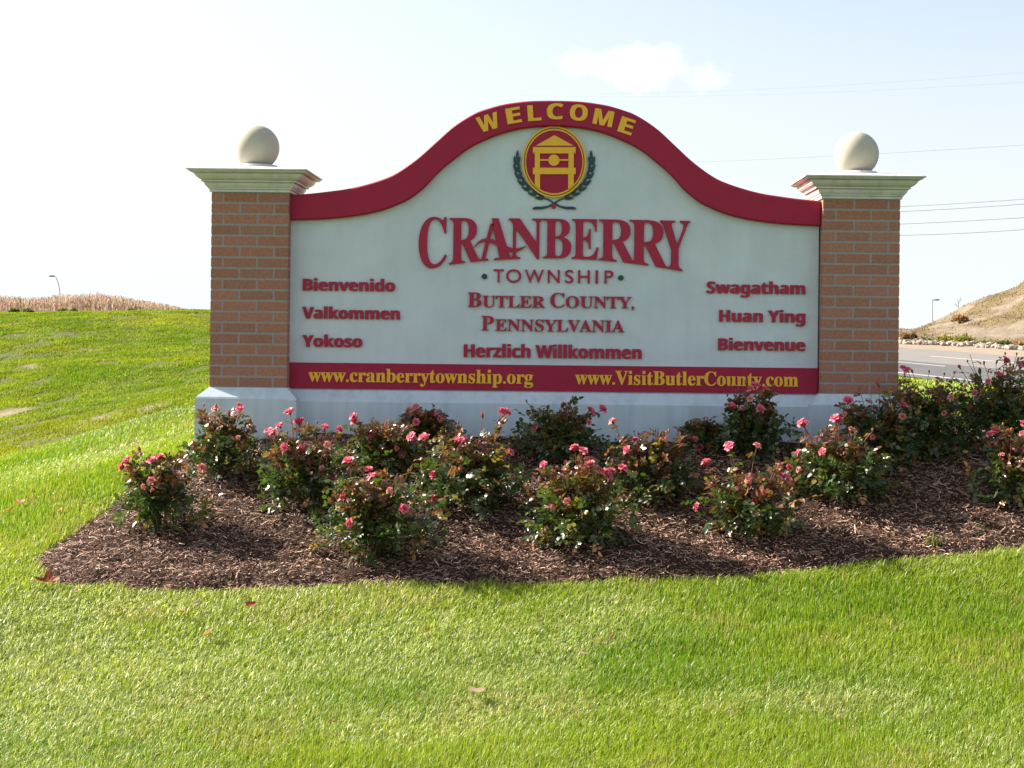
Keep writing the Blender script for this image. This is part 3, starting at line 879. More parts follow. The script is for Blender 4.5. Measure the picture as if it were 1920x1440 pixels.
def lawn(name, zones, label, hillside=False):
    VV, LL, SS, CC = [], [], [], []; n0 = 0
    for (y0, y1, dens, hh, ww, pxa, pxb) in zones:
        xa, xb = (pxa - VX) / F * y1 - .3, (pxb - VX) / F * y1 + .3
        if pxa > VX: xa = (pxa - VX) / F * y0 - .2
        if pxb < VX: xb = (pxb - VX) / F * y0 + .3
        N = int((xb - xa) * (y1 - y0) * dens)
        x = rng.uniform(xa, xb, N); y = rng.uniform(y0, y1, N)
        px = VX + F * x / y
        ok = (px > pxa - 60) & (px < pxb + 60)
        x, y = x[ok], y[ok]
        ins = in_poly(x, y, BED); dd = poly_dist(x, y, BED)
        rag = (fbm(x * 6, y * 6, 91, 3) - .45) * .17
        ok = ~(ins & (dd > np.clip(rag, 0, 1)))
        ok &= ~past_road(x, y)
        if hillside:
            b_ = bare(x, y); ok &= rng.random(len(x)) > b_ * 1.05
            cl = fbm(x * 2.6, y * 1.5, 61, 3); ok &= rng.random(len(x)) < np.clip((cl - .33) / .12, .08, 1)
        x, y = x[ok], y[ok]; n_ = len(x)
        z = H(x, y)
        if hillside: z = z + np.clip((y - 13) / 4, 0, 1) * np.clip((45 - y) / 6, 0, 1) * (x < 0) * .10 * (fbm(x * 1.6, y * 1.0, 5, 4) - .5)
        pn = fbm(x * .9, y * 1.3, 31, 4); pn2 = fbm(x * 3.2, y * 4.2, 37, 3); pn3 = fbm(x * .55 + 7, y * .9, 47, 3)
        h_ = hh * rng.uniform(.6, 1.35, n_) * (.75 + .6 * pn2)
        lean = np.clip(rng.normal(.58, .27, n_) + (pn - .5) * 1.9, .05, 1.2)
        ldir = rng.normal(0, .8, n_) + (fbm(x * .7, y * .7, 51, 2) - .5) * 4 + .35
        r = rng.random(n_)[:, None]
        g1 = np.array([.155, .275, .014]); g2 = np.array([.32, .395, .030]); g3 = np.array([.54, .55, .25])
        t = np.clip(pn3 * 2.0 - .45 + rng.normal(0, .22, n_), 0, 1)[:, None]
        col = g1 * (1 - t) + g2 * t
        pal = ((np.clip((pn - .50) * 2.6, 0, .36) + .06) * np.where(y > 9, .4, 1))[:, None]
        straw = np.clip((fbm(x * 2.7 + 5, y * 3.1, 83, 3) - .60) * 5, 0, .28)[:, None]
        col = np.where(r < pal * (.35 if hillside else 1), g3 * .8 + col * .3, col)
        col = np.where(rng.random(n_)[:, None] < straw * (0 if hillside else 1), np.array([.40, .36, .13]), col)
        col = np.where((r > .975), np.array([.42, .33, .17]), col)
        col = col * (rng.uniform(.8, 1.15, n_) if hillside else rng.uniform(.6, 1.25, n_))[:, None]
        if hillside: 
            yl = np.clip((fbm(x * .35 + 31, y * .3, 71, 3) - .42) * 4, 0, 1)[:, None]
            col = col * (np.array([.80, .80, .72]) * (1 - yl) + np.array([.92, .82, .68]) * yl) * (.62 + .68 * pn2)[:, None]
        V_, lp_, sz, cv = blades(x, y, z - .005, h_, np.full(n_, ww) * rng.uniform(.7, 1.3, n_), lean, ldir, col)
        VV.append(V_); LL.append(lp_ + n0); SS.append(sz); CC.append(cv); n0 += len(V_)
    o = np_mesh(name, np.concatenate(VV), np.concatenate(LL), np.concatenate(SS), M['hill_grass' if hillside else 'grass'], cols=np.concatenate(CC))
    tag(o, label, 'grass', kind='stuff')
lawn('lawn_grass', [(4.6, 5.6, 36000, .040, .0025, -60, 1980), (5.6, 6.6, 30000, .040, .0028, -60, 1980), (6.6, 8.4, 21000, .042, .0034, -60, 1980),
                    (8.4, 10.5, 15000, .040, .0042, -60, 420), (10.5, 14, 8000, .038, .0058, -60, 520)], 'bright green mown lawn in front of the mulch bed')
lawn('hill_grass', [(13.4, 20, 4200, .036, .010, -40, 560), (20, 28, 2500, .040, .014, -40, 560), (28, 40, 1400, .042, .020, -40, 560), (40, 48, 400, .045, .03, -40, 560)], 'rough grass on the hill left of the sign', True)
lawn('verge_grass', [(9.6, 14, 1800, .06, .010, 1640, 1980), (14, 24, 700, .07, .018, 1640, 1980), (24, 42, 350, .08, .03, 1640, 1980)], 'sunlit grass between the sign and the road')

# ------------------------------------------------------------------ roses
def frames(d, up):
    d = d / np.linalg.norm(d, axis=1)[:, None]
    s = np.cross(d, up); s /= (np.linalg.norm(s, axis=1)[:, None] + 1e-9)
    n_ = np.cross(s, d)
    return d, s, n_
LEAF_PAT = [[0, 2, 6], [0, 6, 4], [2, 3, 7, 6], [6, 7, 5, 4], [3, 1, 7], [7, 1, 5]]
LSZ = [3, 3, 4, 4, 3, 3]
def leaflets(pos, d, nrm, L, W, cup, droop):
    """pointed oval leaflets folded along the midrib"""
    d, s, n_ = frames(d, nrm)
    L = L[:, None]; W = W[:, None]; cup = cup[:, None]; droop = droop[:, None]
    def pt(t, side_, k): return pos + d * L * t + s * W * side_ + n_ * (W * abs(side_) * cup - L * droop * t * t)
    V_ = np.stack([pt(0, 0, 0), pt(1, 0, 0), pt(.32, .5, 0), pt(.70, .40, 0), pt(.32, -.5, 0), pt(.70, -.40, 0), pt(.32, 0, 0), pt(.70, 0, 0)], 1).reshape(-1, 3)
    N_ = len(pos)
    pat = np.array(sum(LEAF_PAT, []))
    lp_ = (np.arange(N_)[:, None] * 8 + pat[None]).ravel()
    return V_, lp_, np.tile(LSZ, N_)
def tube(pts, rads, n_=5):
    V_, Fc_ = [], []
    for i, p in enumerate(pts):
        t = (pts[min(i + 1, len(pts) - 1)] - pts[max(i - 1, 0)]).normalized()
        a = t.orthogonal().normalized(); b = t.cross(a)
        for k in range(n_):
            an = 2 * math.pi * k / n_; V_.append(p + (a * math.cos(an) + b * math.sin(an)) * rads[i])
    for i in range(len(pts) - 1):
        for k in range(n_):
            k2 = (k + 1) % n_; Fc_.append((i * n_ + k, i * n_ + k2, (i + 1) * n_ + k2, (i + 1) * n_ + k))
    return V_, Fc_
def bezier(p0, p1, p2, n_=7):
    return [p0 * (1 - t) ** 2 + p1 * 2 * t * (1 - t) + p2 * t * t for t in np.linspace(0, 1, n_)]

def bloom_mesh(kind, seed):
    r = np.random.default_rng(seed); V_, Fc_, C_ = [], [], []
    if kind == 'bloom':
        whorls = [(6, 1.0, 1.05, 0.0), (6, .86, .75, .004), (5, .62, .42, .008), (4, .40, .2, .011)]
    elif kind == 'faded':
        whorls = [(6, .8, 1.35, 0.0), (5, .7, .9, .003), (4, .5, .5, .006)]
    else:
        whorls = [(4, .42, .12, 0.0), (3, .34, .06, .001)]
    Rp = .040
    for wi, (np_, sz, opn, zo) in enumerate(whorls):
        for k in range(np_):
            a = 2 * math.pi * (k + .5 * wi) / np_ + r.normal(0, .15)
            op = opn * r.uniform(.8, 1.15); L_ = Rp * sz * r.uniform(.9, 1.15) * (1.5 if kind == 'bud' else 1); W_ = Rp * sz * r.uniform(.75, .95) * (.8 if kind == 'bud' else 1)
            i0 = len(V_)
            for iu in range(4):
                u = iu / 3
                bend = op * u * (0.6 + .75 * u)
                rad_ = L_ * (math.sin(bend) * u if kind != 'bud' else .28 * math.sin(math.pi * (u * .8 + .1)))
                rad_ += .004 * (1 - u) + (Rp * .16 * sz if kind == 'bloom' else 0) * math.sin(math.pi * min(1, u * 1.1)) 
                zz = zo + L_ * u * math.cos(bend * .85)
                for iv in range(3):
                    v_ = iv - 1
                    ww = W_ * math.sin(math.pi * (.18 + .62 * u)) * v_ * .62
                    x_ = rad_ - abs(v_) * .25 * rad_; 
                    wob = r.normal(0, .0018)
                    V_.append((math.cos(a) * x_ - math.sin(a) * ww, math.sin(a) * x_ + math.cos(a) * ww, zz + wob + abs(v_) * .003))
                    base = np.array([.82, .12, .22]); edge_ = np.array([.88, .36, .43]); core = np.array([.68, .05, .11])
                    if kind == 'faded': base, edge_, core = np.array([.80, .24, .24]), np.array([.82, .42, .33]), np.array([.55, .10, .08])
                    if kind == 'bud': base, edge_, core = np.array([.68, .05, .09]), np.array([.72, .09, .12]), np.array([.25, .12, .04])
                    c = (core * (1 - u) + (base * (1 - u * .6) + edge_ * u * .6) * u)
                    C_.append(c * r.uniform(.92, 1.06))
            for iu in range(3):
                for iv in range(2):
                    b = i0 + iu * 3 + iv; Fc_.append((b, b + 1, b + 4, b + 3))
    # calyx: small green cup and sepals
    i0 = len(V_)
    for k in range(6):
        a = math.pi * k / 3
        V_.append((math.cos(a) * .006, math.sin(a) * .006, .003)); C_.append(np.array([.10, .13, .03]))
        V_.append((math.cos(a) * .004, math.sin(a) * .004, -.010)); C_.append(np.array([.10, .11, .03]))
        V_.append((math.cos(a + .5) * .016, math.sin(a + .5) * .016, .002 if kind != 'bud' else .016)); C_.append(np.array([.12, .13, .03]))
    for k in range(6):
        k2 = (k + 1) % 6
        Fc_.append((i0 + k * 3, i0 + k * 3 + 1, i0 + k2 * 3 + 1, i0 + k2 * 3)); Fc_.append((i0 + k * 3, i0 + k2 * 3, i0 + k * 3 + 2))
    me = bpy.data.meshes.new(kind); me.from_pydata(V_, [], Fc_); me.materials.append(M['petal'])
    me.polygons.foreach_set('use_smooth', [True] * len(me.polygons))
    at = me.attributes.new('Col', 'FLOAT_COLOR', 'POINT'); c = np.ones((len(V_), 4), np.float32); c[:, :3] = np.array(C_); at.data.foreach_set('color', c.ravel())
    me.update(); return me
BM = {'bloom': [bloom_mesh('bloom', 100 + k) for k in range(5)], 'faded': [bloom_mesh('faded', 200 + k) for k in range(3)], 'bud': [bloom_mesh('bud', 300 + k) for k in range(2)]}

def rose_bush(px, pyb, wpx, pyt, blooms, label, seed, dens=1.0, warm=.3, twigs=6, dark=False):
    r = np.random.default_rng(seed); rr = random.Random(seed)
    base = ground_hit(px, pyb); bz0, _ = mulch_z(np.array([base.x]), np.array([base.y])); base.z = float(bz0[0])
    dpt = base.y
    Rx = wpx * 1.02 / 2 / F * dpt; top = P(px, pyt, dpt).z - base.z
    top = max(top, .15)
    root = empty('rose_bush', base)
    tag(root, label, 'rose bush', 'rose bushes in the mulch bed')
    SV, SF, SC = [], [], []
    def addtube(pts, rads, col):
        v, f = tube(pts, rads); n0 = len(SV); SV.extend(v); SF.extend([tuple(i + n0 for i in q) for q in f]); SC.extend([col] * len(v))
    # canes
    pos, dirs, newg = [], [], []
    ncane = int(15 + 25 * Rx)
    for k in range(ncane):
        a = r.uniform(0, 2 * math.pi); rad_ = math.sqrt(r.uniform(.05, 1)) * .86
        e = Vector((math.cos(a) * Rx * rad_, math.sin(a) * Rx * .8 * rad_, top * math.sqrt(max(.15, 1 - .75 * rad_ ** 2)) * r.uniform(.75, 1.0)))
        m_ = Vector((e.x * .35, e.y * .35, e.z * .7))
        b0 = Vector((r.normal(0, .02), r.normal(0, .02), -.02))
        c = bezier(b0, m_, e, 6); addtube(c, [.0045, .004, .0035, .003, .0025, .0015], (.07, .055, .022) if r.random() < .6 else (.13, .05, .03))
    # compound leaves through the volume
    nl = int(430 * dens * (Rx / .25) ** 1.5 * (top / .36) ** .8)
    a = r.uniform(0, 2 * math.pi, nl); q_ = r.uniform(0, 1, nl) ** .5
    cosp = r.uniform(-.95, 1, nl); sinp = np.sqrt(1 - cosp ** 2)
    lump = 1 + .85 * (fbm(a * 1.8 + seed, cosp * 2.2 + 3, seed, 2) - .5) * 2
    cp_ = np.c_[np.cos(a) * sinp * Rx * q_ * lump, np.sin(a) * sinp * Rx * .85 * q_ * lump, top * .42 + cosp * top * .46 * q_ * lump]
    cp_[:, 2] = np.maximum(cp_[:, 2], .025)
    out = cp_ - np.array([0, 0, top * .25]); out /= np.linalg.norm(out, axis=1)[:, None]
    cd_ = out * .8 + r.normal(0, .55, (nl, 3)); cd_[:, 2] -= .05
    # leaves on the leggy upright shoots and flower stems
    tips = []
    ext_p, ext_d, ext_new = [], [], []
    def shoot(p1, tipz=None, leafy=5, reddish=True):
        p1 = Vector(p1)
        st = Vector((p1.x * .45 + r.normal(0, .02), p1.y * .45, min(top * .55, p1.z * .6)))
        md = (st + p1) / 2 + Vector((r.normal(0, .012), r.normal(0, .012), .03))
        c = bezier(st, md, p1, 7)
        addtube(c, [.003, .0028, .0026, .0023, .002, .0018, .0015], (.16, .055, .035) if reddish else (.07, .09, .03))
        for k in range(leafy):
            t = 1 + int(r.integers(0, 5)); 
            ext_p.append(np.array(c[t])); an = r.uniform(0, 2 * math.pi)
            ext_d.append(np.array([math.cos(an), math.sin(an), r.uniform(-.2, .6)])); ext_new.append(r.random() < .55)
        return c
    extra = []
    for k in range(3):           # a few smaller flowers lower down among the leaves
        extra.append((px + wpx * r.uniform(-.42, .42), pyt + (pyb - pyt) * r.uniform(.0, .5), 'bud' if r.random() < .35 else 'faded' if r.random() < .5 else 'bloom'))
    for (bxp, byp, kd) in blooms + extra:
        dd = dpt + (r.uniform(-.45, .25) if (bxp, byp, kd) in blooms else -r.uniform(.6, .9)) * min(Rx, .2)
        w_ = P(bxp, byp, dd); loc = w_ - base
        c = shoot(loc, leafy=4 if kd != 'bud' else 3)
        me = BM[kd][int(r.integers(0, len(BM[kd])))]
        o = bpy.data.objects.new({'bloom': 'bloom', 'faded': 'faded_bloom', 'bud': 'bud'}[kd], me); COL.objects.link(o); o.parent = root
        o.location = loc
        dv = (c[-1] - c[-2]).normalized() + Vector((r.normal(0, .35), r.normal(-.25, .3), .2))
        o.rotation_euler = dv.to_track_quat('Z', 'Y').to_euler()
        s_ = r.uniform(.62, .98) * (1 if (bxp, byp, kd) in blooms else .78); o.scale = (s_, s_, s_ * r.uniform(.9, 1.3))
    for k in range(twigs):
        aa = r.uniform(0, 2 * math.pi); q1 = r.uniform(.2, .85)
        e = Vector((math.cos(aa) * Rx * q1, math.sin(aa) * Rx * q1 * .7, top * r.uniform(.78, 1.32)))
        c = shoot(e, leafy=7)
        # a spent hip at the end
        if r.random() < .6:
            v, f = tube([e, e + Vector((0, 0, .006)), e + Vector((0, 0, .014)), e + Vector((0, 0, .017))], [.002, .006, .005, .001], 6)
            n0 = len(SV); SV.extend(v); SF.extend([tuple(i + n0 for i in q) for q in f]); SC.extend([(.36, .12, .03) if r.random() < .5 else (.14, .10, .03)] * len(v))
    if ext_p:
        cp_ = np.r_[cp_, np.array(ext_p)]; cd_ = np.r_[cd_, np.array(ext_d)]
    ncp = len(cp_); isnew = np.zeros(ncp, bool); isnew[nl:] = ext_new if ext_p else False
    cd_ /= np.linalg.norm(cd_, axis=1)[:, None]
    upn = np.array([0, 0, 1.0]) + r.normal(0, .62, (ncp, 3)) + np.r_[out, np.zeros((ncp - nl, 3))] * .35
    d_, s_, n_ = frames(cd_, upn)
    Lr = r.uniform(.035, .06, ncp) * np.where(np.arange(ncp) < nl, 1, .8)
    lp_, ld_, ln_, ls_, who = [], [], [], [], []
    for (t, sgn, sc_) in ((1.0, 0, 1.1), (.62, 1, 1), (.62, -1, 1), (.22, 1, .8), (.22, -1, .8)):
        lp_.append(cp_ + d_ * (Lr * t)[:, None])
        ld_.append(d_ * (1 if sgn == 0 else .45) + s_ * sgn * .9 + r.normal(0, .16, (ncp, 3)))
        ln_.append(n_ + r.normal(0, .28, (ncp, 3))); ls_.append(np.full(ncp, sc_)); who.append(np.arange(ncp))
    lp_ = np.concatenate(lp_); ld_ = np.concatenate(ld_); ln_ = np.concatenate(ln_); ls_ = np.concatenate(ls_); who = np.concatenate(who)
    NL = len(lp_)
    L_ = r.uniform(.021, .040, NL) * ls_; W_ = L_ * r.uniform(.56, .74, NL)
    Vv, lpz, szs = leaflets(lp_, ld_, ln_, L_, W_, r.uniform(.05, .5, NL), r.uniform(-.05, .30, NL))
    # colours: dark green, bronze new growth at the top, yellow and brown low down
    hrel = np.clip(cp_[:, 2] / top, 0, 1.3)
    tone = r.random(ncp)
    green = np.array([.028, .052, .016]) * (1 - tone)[:, None] + np.array([.080, .105, .026]) * tone[:, None]
    c_ = green
    pn = r.random(ncp)
    bronze = np.array([.19, .055, .034]); yel = np.array([.22, .17, .03]); brn = np.array([.34, .15, .06])
    c_ = np.where(((pn < (warm * .8 + .10) * np.clip((hrel - .40) * 1.7, 0, 1)) | isnew)[:, None], bronze * r.uniform(.6, 1.3, ncp)[:, None] + green * .3, c_)
    c_ = np.where((pn > 1 - .07 * (1 + warm))[:, None], yel, c_)
    c_ = np.where(((pn > .70) & (hrel < .2) & (r.random(ncp) < .45 + warm))[:, None], brn, c_)
    c_ = c_[who] * r.uniform(.8, 1.2, NL)[:, None]
    fo = np_mesh('foliage', Vv, lpz, szs, M['leaf'], root, cols=np.repeat(c_, 8, 0))
    st_ = new_mesh('stems', SV, SF, M['stem'], root, smooth=True, cols=np.array(SC))
    return root

B, Fd, U = 'bloom', 'faded', 'bud'
bushes = [
 (300, 1008, 150, 885, [(240, 868, B), (247, 880, B), (286, 868, B), (300, 862, B), (262, 846, U), (232, 878, B), (285, 915, U), (376, 880, Fd)], 'rose bush at the left tip of the bed, nearest the lawn edge', .35),
 (418, 905, 140, 792, [(447, 764, B), (450, 770, B), (405, 768, Fd), (430, 778, U)], 'rose bush in front of the left pillar foot', .35),
 (568, 962, 160, 830, [(505, 811, B), (514, 815, B), (544, 776, B), (526, 802, B), (562, 797, B), (540, 848, B), (566, 846, B), (608, 806, B), (633, 808, B), (621, 893, B), (578, 925, U)], 'rose bush with many upright pink blooms right of the left pillar', .3),
 (700, 1052, 200, 912, [(691, 884, B), (699, 899, B), (655, 870, B), (648, 935, B), (687, 974, U), (668, 925, Fd), (625, 945, U), (722, 935, Fd)], 'largest front rose bush, with yellowing leaves at its foot', .3),
 (722, 892, 160, 806, [(664, 783, B), (667, 793, B), (681, 815, B), (662, 866, B), (690, 870, B), (712, 876, B), (749, 850, B), (692, 812, B)], 'rose bush under the first web address with a tall pink cluster', .35),
 (800, 850, 120, 782, [(768, 770, Fd), (780, 765, Fd), (815, 780, B), (822, 786, B), (790, 783, B), (764, 778, U), (803, 780, U)], 'rose bush close to the plinth with orange spent flowers', .6),
 (882, 962, 200, 835, [(870, 832, B), (940, 774, B), (947, 776, B), (776, 822, B), (796, 823, B), (955, 850, B), (822, 938, B), (830, 945, Fd), (905, 782, U), (852, 800, U), (858, 828, B)], 'broad rose bush below the middle with one tall bloom on a long stem', .4),
 (1050, 870, 165, 772, [(1008, 804, B), (1072, 797, B), (1105, 771, B), (1128, 769, B), (1042, 803, U), (1003, 833, B), (998, 848, B), (1056, 760, U)], 'shaded dark rose bush against the middle of the plinth', .1),
 (1085, 1032, 190, 895, [(1079, 846, B), (1090, 849, B), (1098, 850, B), (1106, 866, B), (1107, 876, B), (1122, 886, B), (1133, 892, B), (1145, 889, B), (1166, 883, B), (1020, 873, B), (1040, 888, B), (1003, 892, U), (1060, 870, U)], 'front middle rose bush topped with a band of pink blooms', .5),
 (1222, 945, 170, 835, [(1190, 827, B), (1150, 793, Fd), (1245, 826, Fd), (1168, 826, Fd), (1238, 815, U), (1275, 838, U), (1205, 845, Fd)], 'rose bush with few blooms, right behind the front middle bush', .5),
 (1318, 858, 100, 822, [(1320, 795, U), (1278, 808, U), (1330, 838, Fd)], 'small sparse rose bush against the plinth with bare sprigs', .2),
 (1415, 868, 135, 748, [(1408, 733, B), (1416, 728, B), (1435, 733, B), (1371, 764, B), (1377, 767, B), (1400, 722, U), (1428, 768, B), (1432, 788, U)], 'tall shaded rose bush reaching the end of the second web address', .05),
 (1405, 1012, 170, 902, [(1366, 836, B), (1371, 843, B), (1312, 952, B), (1326, 872, B), (1404, 902, Fd), (1478, 880, B), (1470, 900, B), (1477, 905, B), (1419, 838, Fd), (1365, 952, Fd), (1460, 876, Fd)], 'front right rose bush with loose red shoots and a low pink bud', .55),
 (1572, 945, 175, 835, [(1505, 796, B), (1508, 800, B), (1568, 789, B), (1573, 793, B), (1500, 851, B), (1563, 808, Fd), (1597, 808, Fd), (1640, 852, U), (1480, 905, B)], 'dense rose bush with two bright blooms in front of the right pillar', .45),
 (1648, 885, 165, 760, [(1590, 755, B), (1693, 765, B), (1648, 724, U), (1588, 790, U), (1670, 755, U)], 'dark shaded rose bush against the right pillar foot', .05),
 (1740, 862, 155, 735, [(1693, 692, B), (1703, 697, B), (1711, 698, U), (1690, 738, B), (1697, 745, B), (1762, 730, B), (1755, 765, B), (1706, 735, U)], 'leggy rose bush beside the right pillar, road behind it', .2),
 (1875, 850, 215, 705, [(1806, 749, B), (1822, 770, B), (1830, 768, B), (1884, 679, B), (1912, 690, B), (1872, 706, B), (1868, 681, U), (1845, 683, U), (1800, 690, U)], 'tallest rose bush at the right edge, rising over the road', .2),
 (1912, 952, 150, 830, [(1858, 818, B), (1866, 812, B), (1920, 800, B), (1917, 815, Fd), (1925, 845, B), (1880, 855, Fd)], 'sunlit rose bush cut by the right edge of the picture', .45),
]
for k, (px, pyb, wpx, pyt, bl, lab, warm) in enumerate(bushes):
    rose_bush(px, pyb, wpx, pyt, bl, lab, 500 + k * 13, warm=warm, dens=1.0, twigs=20)

# ------------------------------------------------------------------ weeds in the mulch
def tuft(px, py, n_, hh, lab):
    p = ground_hit(px, py); z, _ = mulch_z(np.array([p.x]), np.array([p.y])); p.z = float(z[0])
    x = rng.normal(0, .018, n_); y = rng.normal(0, .018, n_)
    V_, lp_, sz, cv = blades(x, y, np.zeros(n_), hh * rng.uniform(.5, 1.1, n_), np.full(n_, .005), rng.uniform(.2, 1, n_), rng.uniform(0, 6.28, n_), np.tile([.17, .24, .04], (n_, 1)))
    o = np_mesh('grass_tuft', V_, lp_, sz, M['grass'], cols=cv); o.location = p
    tag(o, lab, 'weed', 'grass weeds growing in the mulch')
tuft(592, 985, 40, .075, 'tuft of grass growing in mulch beside the largest front rose bush')
tuft(1752, 1032, 26, .085, 'tuft of grass standing alone in mulch near the right lawn edge')
tuft(1838, 1005, 14, .03, 'low sprout of grass in mulch below the right edge rose bush')

# ------------------------------------------------------------------ fallen leaves on the lawn
def fallen(px, py, size, col, lab, seed, curl=.5, big=False):
    r = random.Random(seed)
    p = ground_hit(px, py)
    n_ = 16; pts = []
    for k in range(n_):
        a = 2 * math.pi * k / n_
        lob = 1 + (.42 if big else .22) * math.cos(a * 4 + (1.2 if big else seed)) + r.uniform(-.1, .1)
        pts.append((math.cos(a) * size * .5 * lob, math.sin(a) * size * .34 * lob))
    V_ = [(0, 0, 0)]; ax = r.uniform(-.3, .3)
    for rr_ in (.5, 1.0):
        for x, y in pts:
            x, y = x * rr_, y * rr_
            V_.append((x, y, curl * (abs(y + ax * x) * 1.0 + x * x / size * .9) + r.uniform(-.003, .003)))
    Fc_ = [(0, 1 + k, 1 + (k + 1) % n_) for k in range(n_)] + [(1 + k, 1 + n_ + k, 1 + n_ + (k + 1) % n_, 1 + (k + 1) % n_) for k in range(n_)]
    i = len(V_)
    V_ += [(-size * .45, -.0015, .004), (-size * .45, .0015, .004), (-size * .85, 0, .02)]; Fc_.append((i, i + 1, i + 2))
    o = new_mesh('fallen_leaf', V_, Fc_, M['dead_leaf'], smooth=True, cols=np.array([np.array(col) * r.uniform(.75, 1.15) for _ in V_]))
    o.location = p + Vector((0, 0, .046 if not big else .035)); o.rotation_euler = (r.uniform(-.4, .4) + (.5 if big else .15), r.uniform(-.3, .3), r.uniform(0, 6.28) if not big else .2)
    tag(o, lab, 'leaf', 'dry leaves fallen on the lawn')
RB, OR_, PA, TN = (.28, .055, .02), (.40, .14, .04), (.62, .45, .34), (.42, .26, .12)
fl = [(86, 1110, .105, RB, 'large curled red brown leaf on grass at the left end of the bed', .7, True),
      (39, 958, .042, RB, 'dark red leaf on the lawn far left, the upper of two', .3, False),
      (18, 973, .040, OR_, 'orange leaf at the left picture edge, the lower of two', .3, False),
      (113, 971, .028, OR_, 'tiny orange leaf on grass just outside the mulch edge', .3, False),
      (144, 1129, .028, TN, 'small brown leaf just right of the large red brown leaf', .4, False),
      (367, 1154, .030, PA, 'pale pinkish leaf on grass below the left part of the mulch', .5, False),
      (343, 1170, .040, RB, 'brown leaf lying just below the pale pinkish leaf', .4, False),
      (443, 1126, .030, TN, 'tan leaf close under the mulch front edge, left part', .3, False),
      (470, 1154, .045, RB, 'flat brown leaf on grass right of the pale pinkish leaf', .3, False),
      (391, 1212, .040, OR_, 'two-toned orange leaf alone on the lawn, lower left', .5, False),
      (769, 1255, .020, OR_, 'tiny orange leaf in the middle of the lawn, left of centre', .3, False),
      (1010, 1250, .020, RB, 'tiny red leaf in the middle of the lawn, at centre', .3, False),
      (1090, 1250, .032, PA, 'upright pale leaf in the middle of the lawn, right of centre', .5, False),
      (890, 1321, .055, PA, 'pale straw coloured leaf low in the centre of the lawn', .4, False),
      (626, 1380, .024, OR_, 'tiny orange leaf near the bottom edge of the lawn', .3, False)]
for k, (px, py, sz_, c_, lab, cu, bg_) in enumerate(fl): fallen(px, py, sz_ * (1 if bg_ else 1.35), c_, lab, 40 + k, cu, bg_)

# ------------------------------------------------------------------ far left: standing dry corn and a lamp
n_ = 5200
px = rng.uniform(-120, 345, n_); dd = rng.uniform(100, 132, n_)
x = (px - VX) / F * dd; y = dd; z = H(x, y)
hh = 1.05 * np.interp(px, [-120, 0, 60, 110, 190, 260, 300, 345], [.8, .9, .8, 1.0, 1.15, .78, .55, .25]) * rng.uniform(.7, 1.15, n_)
VV, LL, SS, CC = [], [], [], []; n0 = 0
for rep in range(4):
    hs = hh * (1.0 if rep == 0 else .45); zz = z + (0 if rep == 0 else 1) * hh * rng.uniform(.15, .8, n_)
    col = np.array([.56, .40, .31]) * rng.uniform(.6, 1.35, n_)[:, None] + rng.normal(0, .03, (n_, 3))
    col = np.where((rng.random(n_) < .12)[:, None], np.array([.20, .20, .07]), col).clip(.02, 1)
    V_, lp_, sz, cv = blades(x, y, zz, hs, np.full(n_, .045 if rep == 0 else .055), rng.uniform(.0, .25, n_) if rep == 0 else rng.uniform(.8, 1.1, n_), rng.uniform(0, 6.28, n_), col)
    VV.append(V_); LL.append(lp_ + n0); SS.append(sz); CC.append(cv); n0 += len(V_)
corn = np_mesh('dry_corn', np.concatenate(VV), np.concatenate(LL), np.concatenate(SS), M['corn'], cols=np.concatenate(CC))
tag(corn, 'strip of dry pinkish tan corn stalks along the hilltop', 'corn', kind='stuff')

def leafy_shrub(px, py, d, wpx, hpx, cols_, lab, cat, group, seed, n_=500, ls=.12, name='shrub'):
    r = np.random.default_rng(seed); b = P(px, py, d); root = empty(name, b); tag(root, lab, cat, group)
    Rw, Hh = wpx / 2 / F * d, hpx / F * d
    a = r.uniform(0, 6.28, n_); q_ = r.uniform(0, 1, n_) ** .5; c = r.uniform(-.3, 1, n_); s = np.sqrt(1 - c * c)
    lump = 1 + .5 * (fbm(a * 1.5 + seed, c * 2, seed, 2) - .5)
    p = np.c_[np.cos(a) * s * Rw * q_ * lump, np.sin(a) * s * Rw * .7 * q_ * lump, np.clip(Hh * .35 + c * Hh * .65 * q_ * lump, .02, None)]
    d_ = p * [1, 1, .6] + r.normal(0, Rw * .4, (n_, 3)); d_[:, 2] += .3 * Rw
    L_ = np.full(n_, ls) * r.uniform(.6, 1.3, n_)
    V_, lp_, sz = leaflets(p, d_, r.normal(0, 1, (n_, 3)) + [0, 0, 1], L_, L_ * .5, r.uniform(0, .4, n_), r.uniform(0, .3, n_))
    cc = np.array(cols_)[r.integers(0, len(cols_), n_)] * r.uniform(.7, 1.25, n_)[:, None]
    np_mesh('foliage', V_, lp_, sz, M['shrubleaf'], root, cols=np.repeat(cc, 8, 0))
    SV, SF = [], []
    for k in range(6):
        an = r.uniform(0, 6.28); e = Vector((math.cos(an) * Rw * .6, math.sin(an) * Rw * .4, Hh * .7))
        v, f = tube(bezier(Vector((0, 0, -.1)), Vector((e.x * .3, e.y * .3, e.z * .6)), e, 5), [.02, .018, .015, .012, .008], 4)
        n0 = len(SV); SV += v; SF += [tuple(i + n0 for i in q) for q in f]
    new_mesh('stems', SV, SF, M['stem'], root, cols=np.tile([.12, .09, .05], (len(SV), 1)))
    return root
GRN = [(.10, .14, .03), (.16, .17, .04), (.06, .09, .02)]
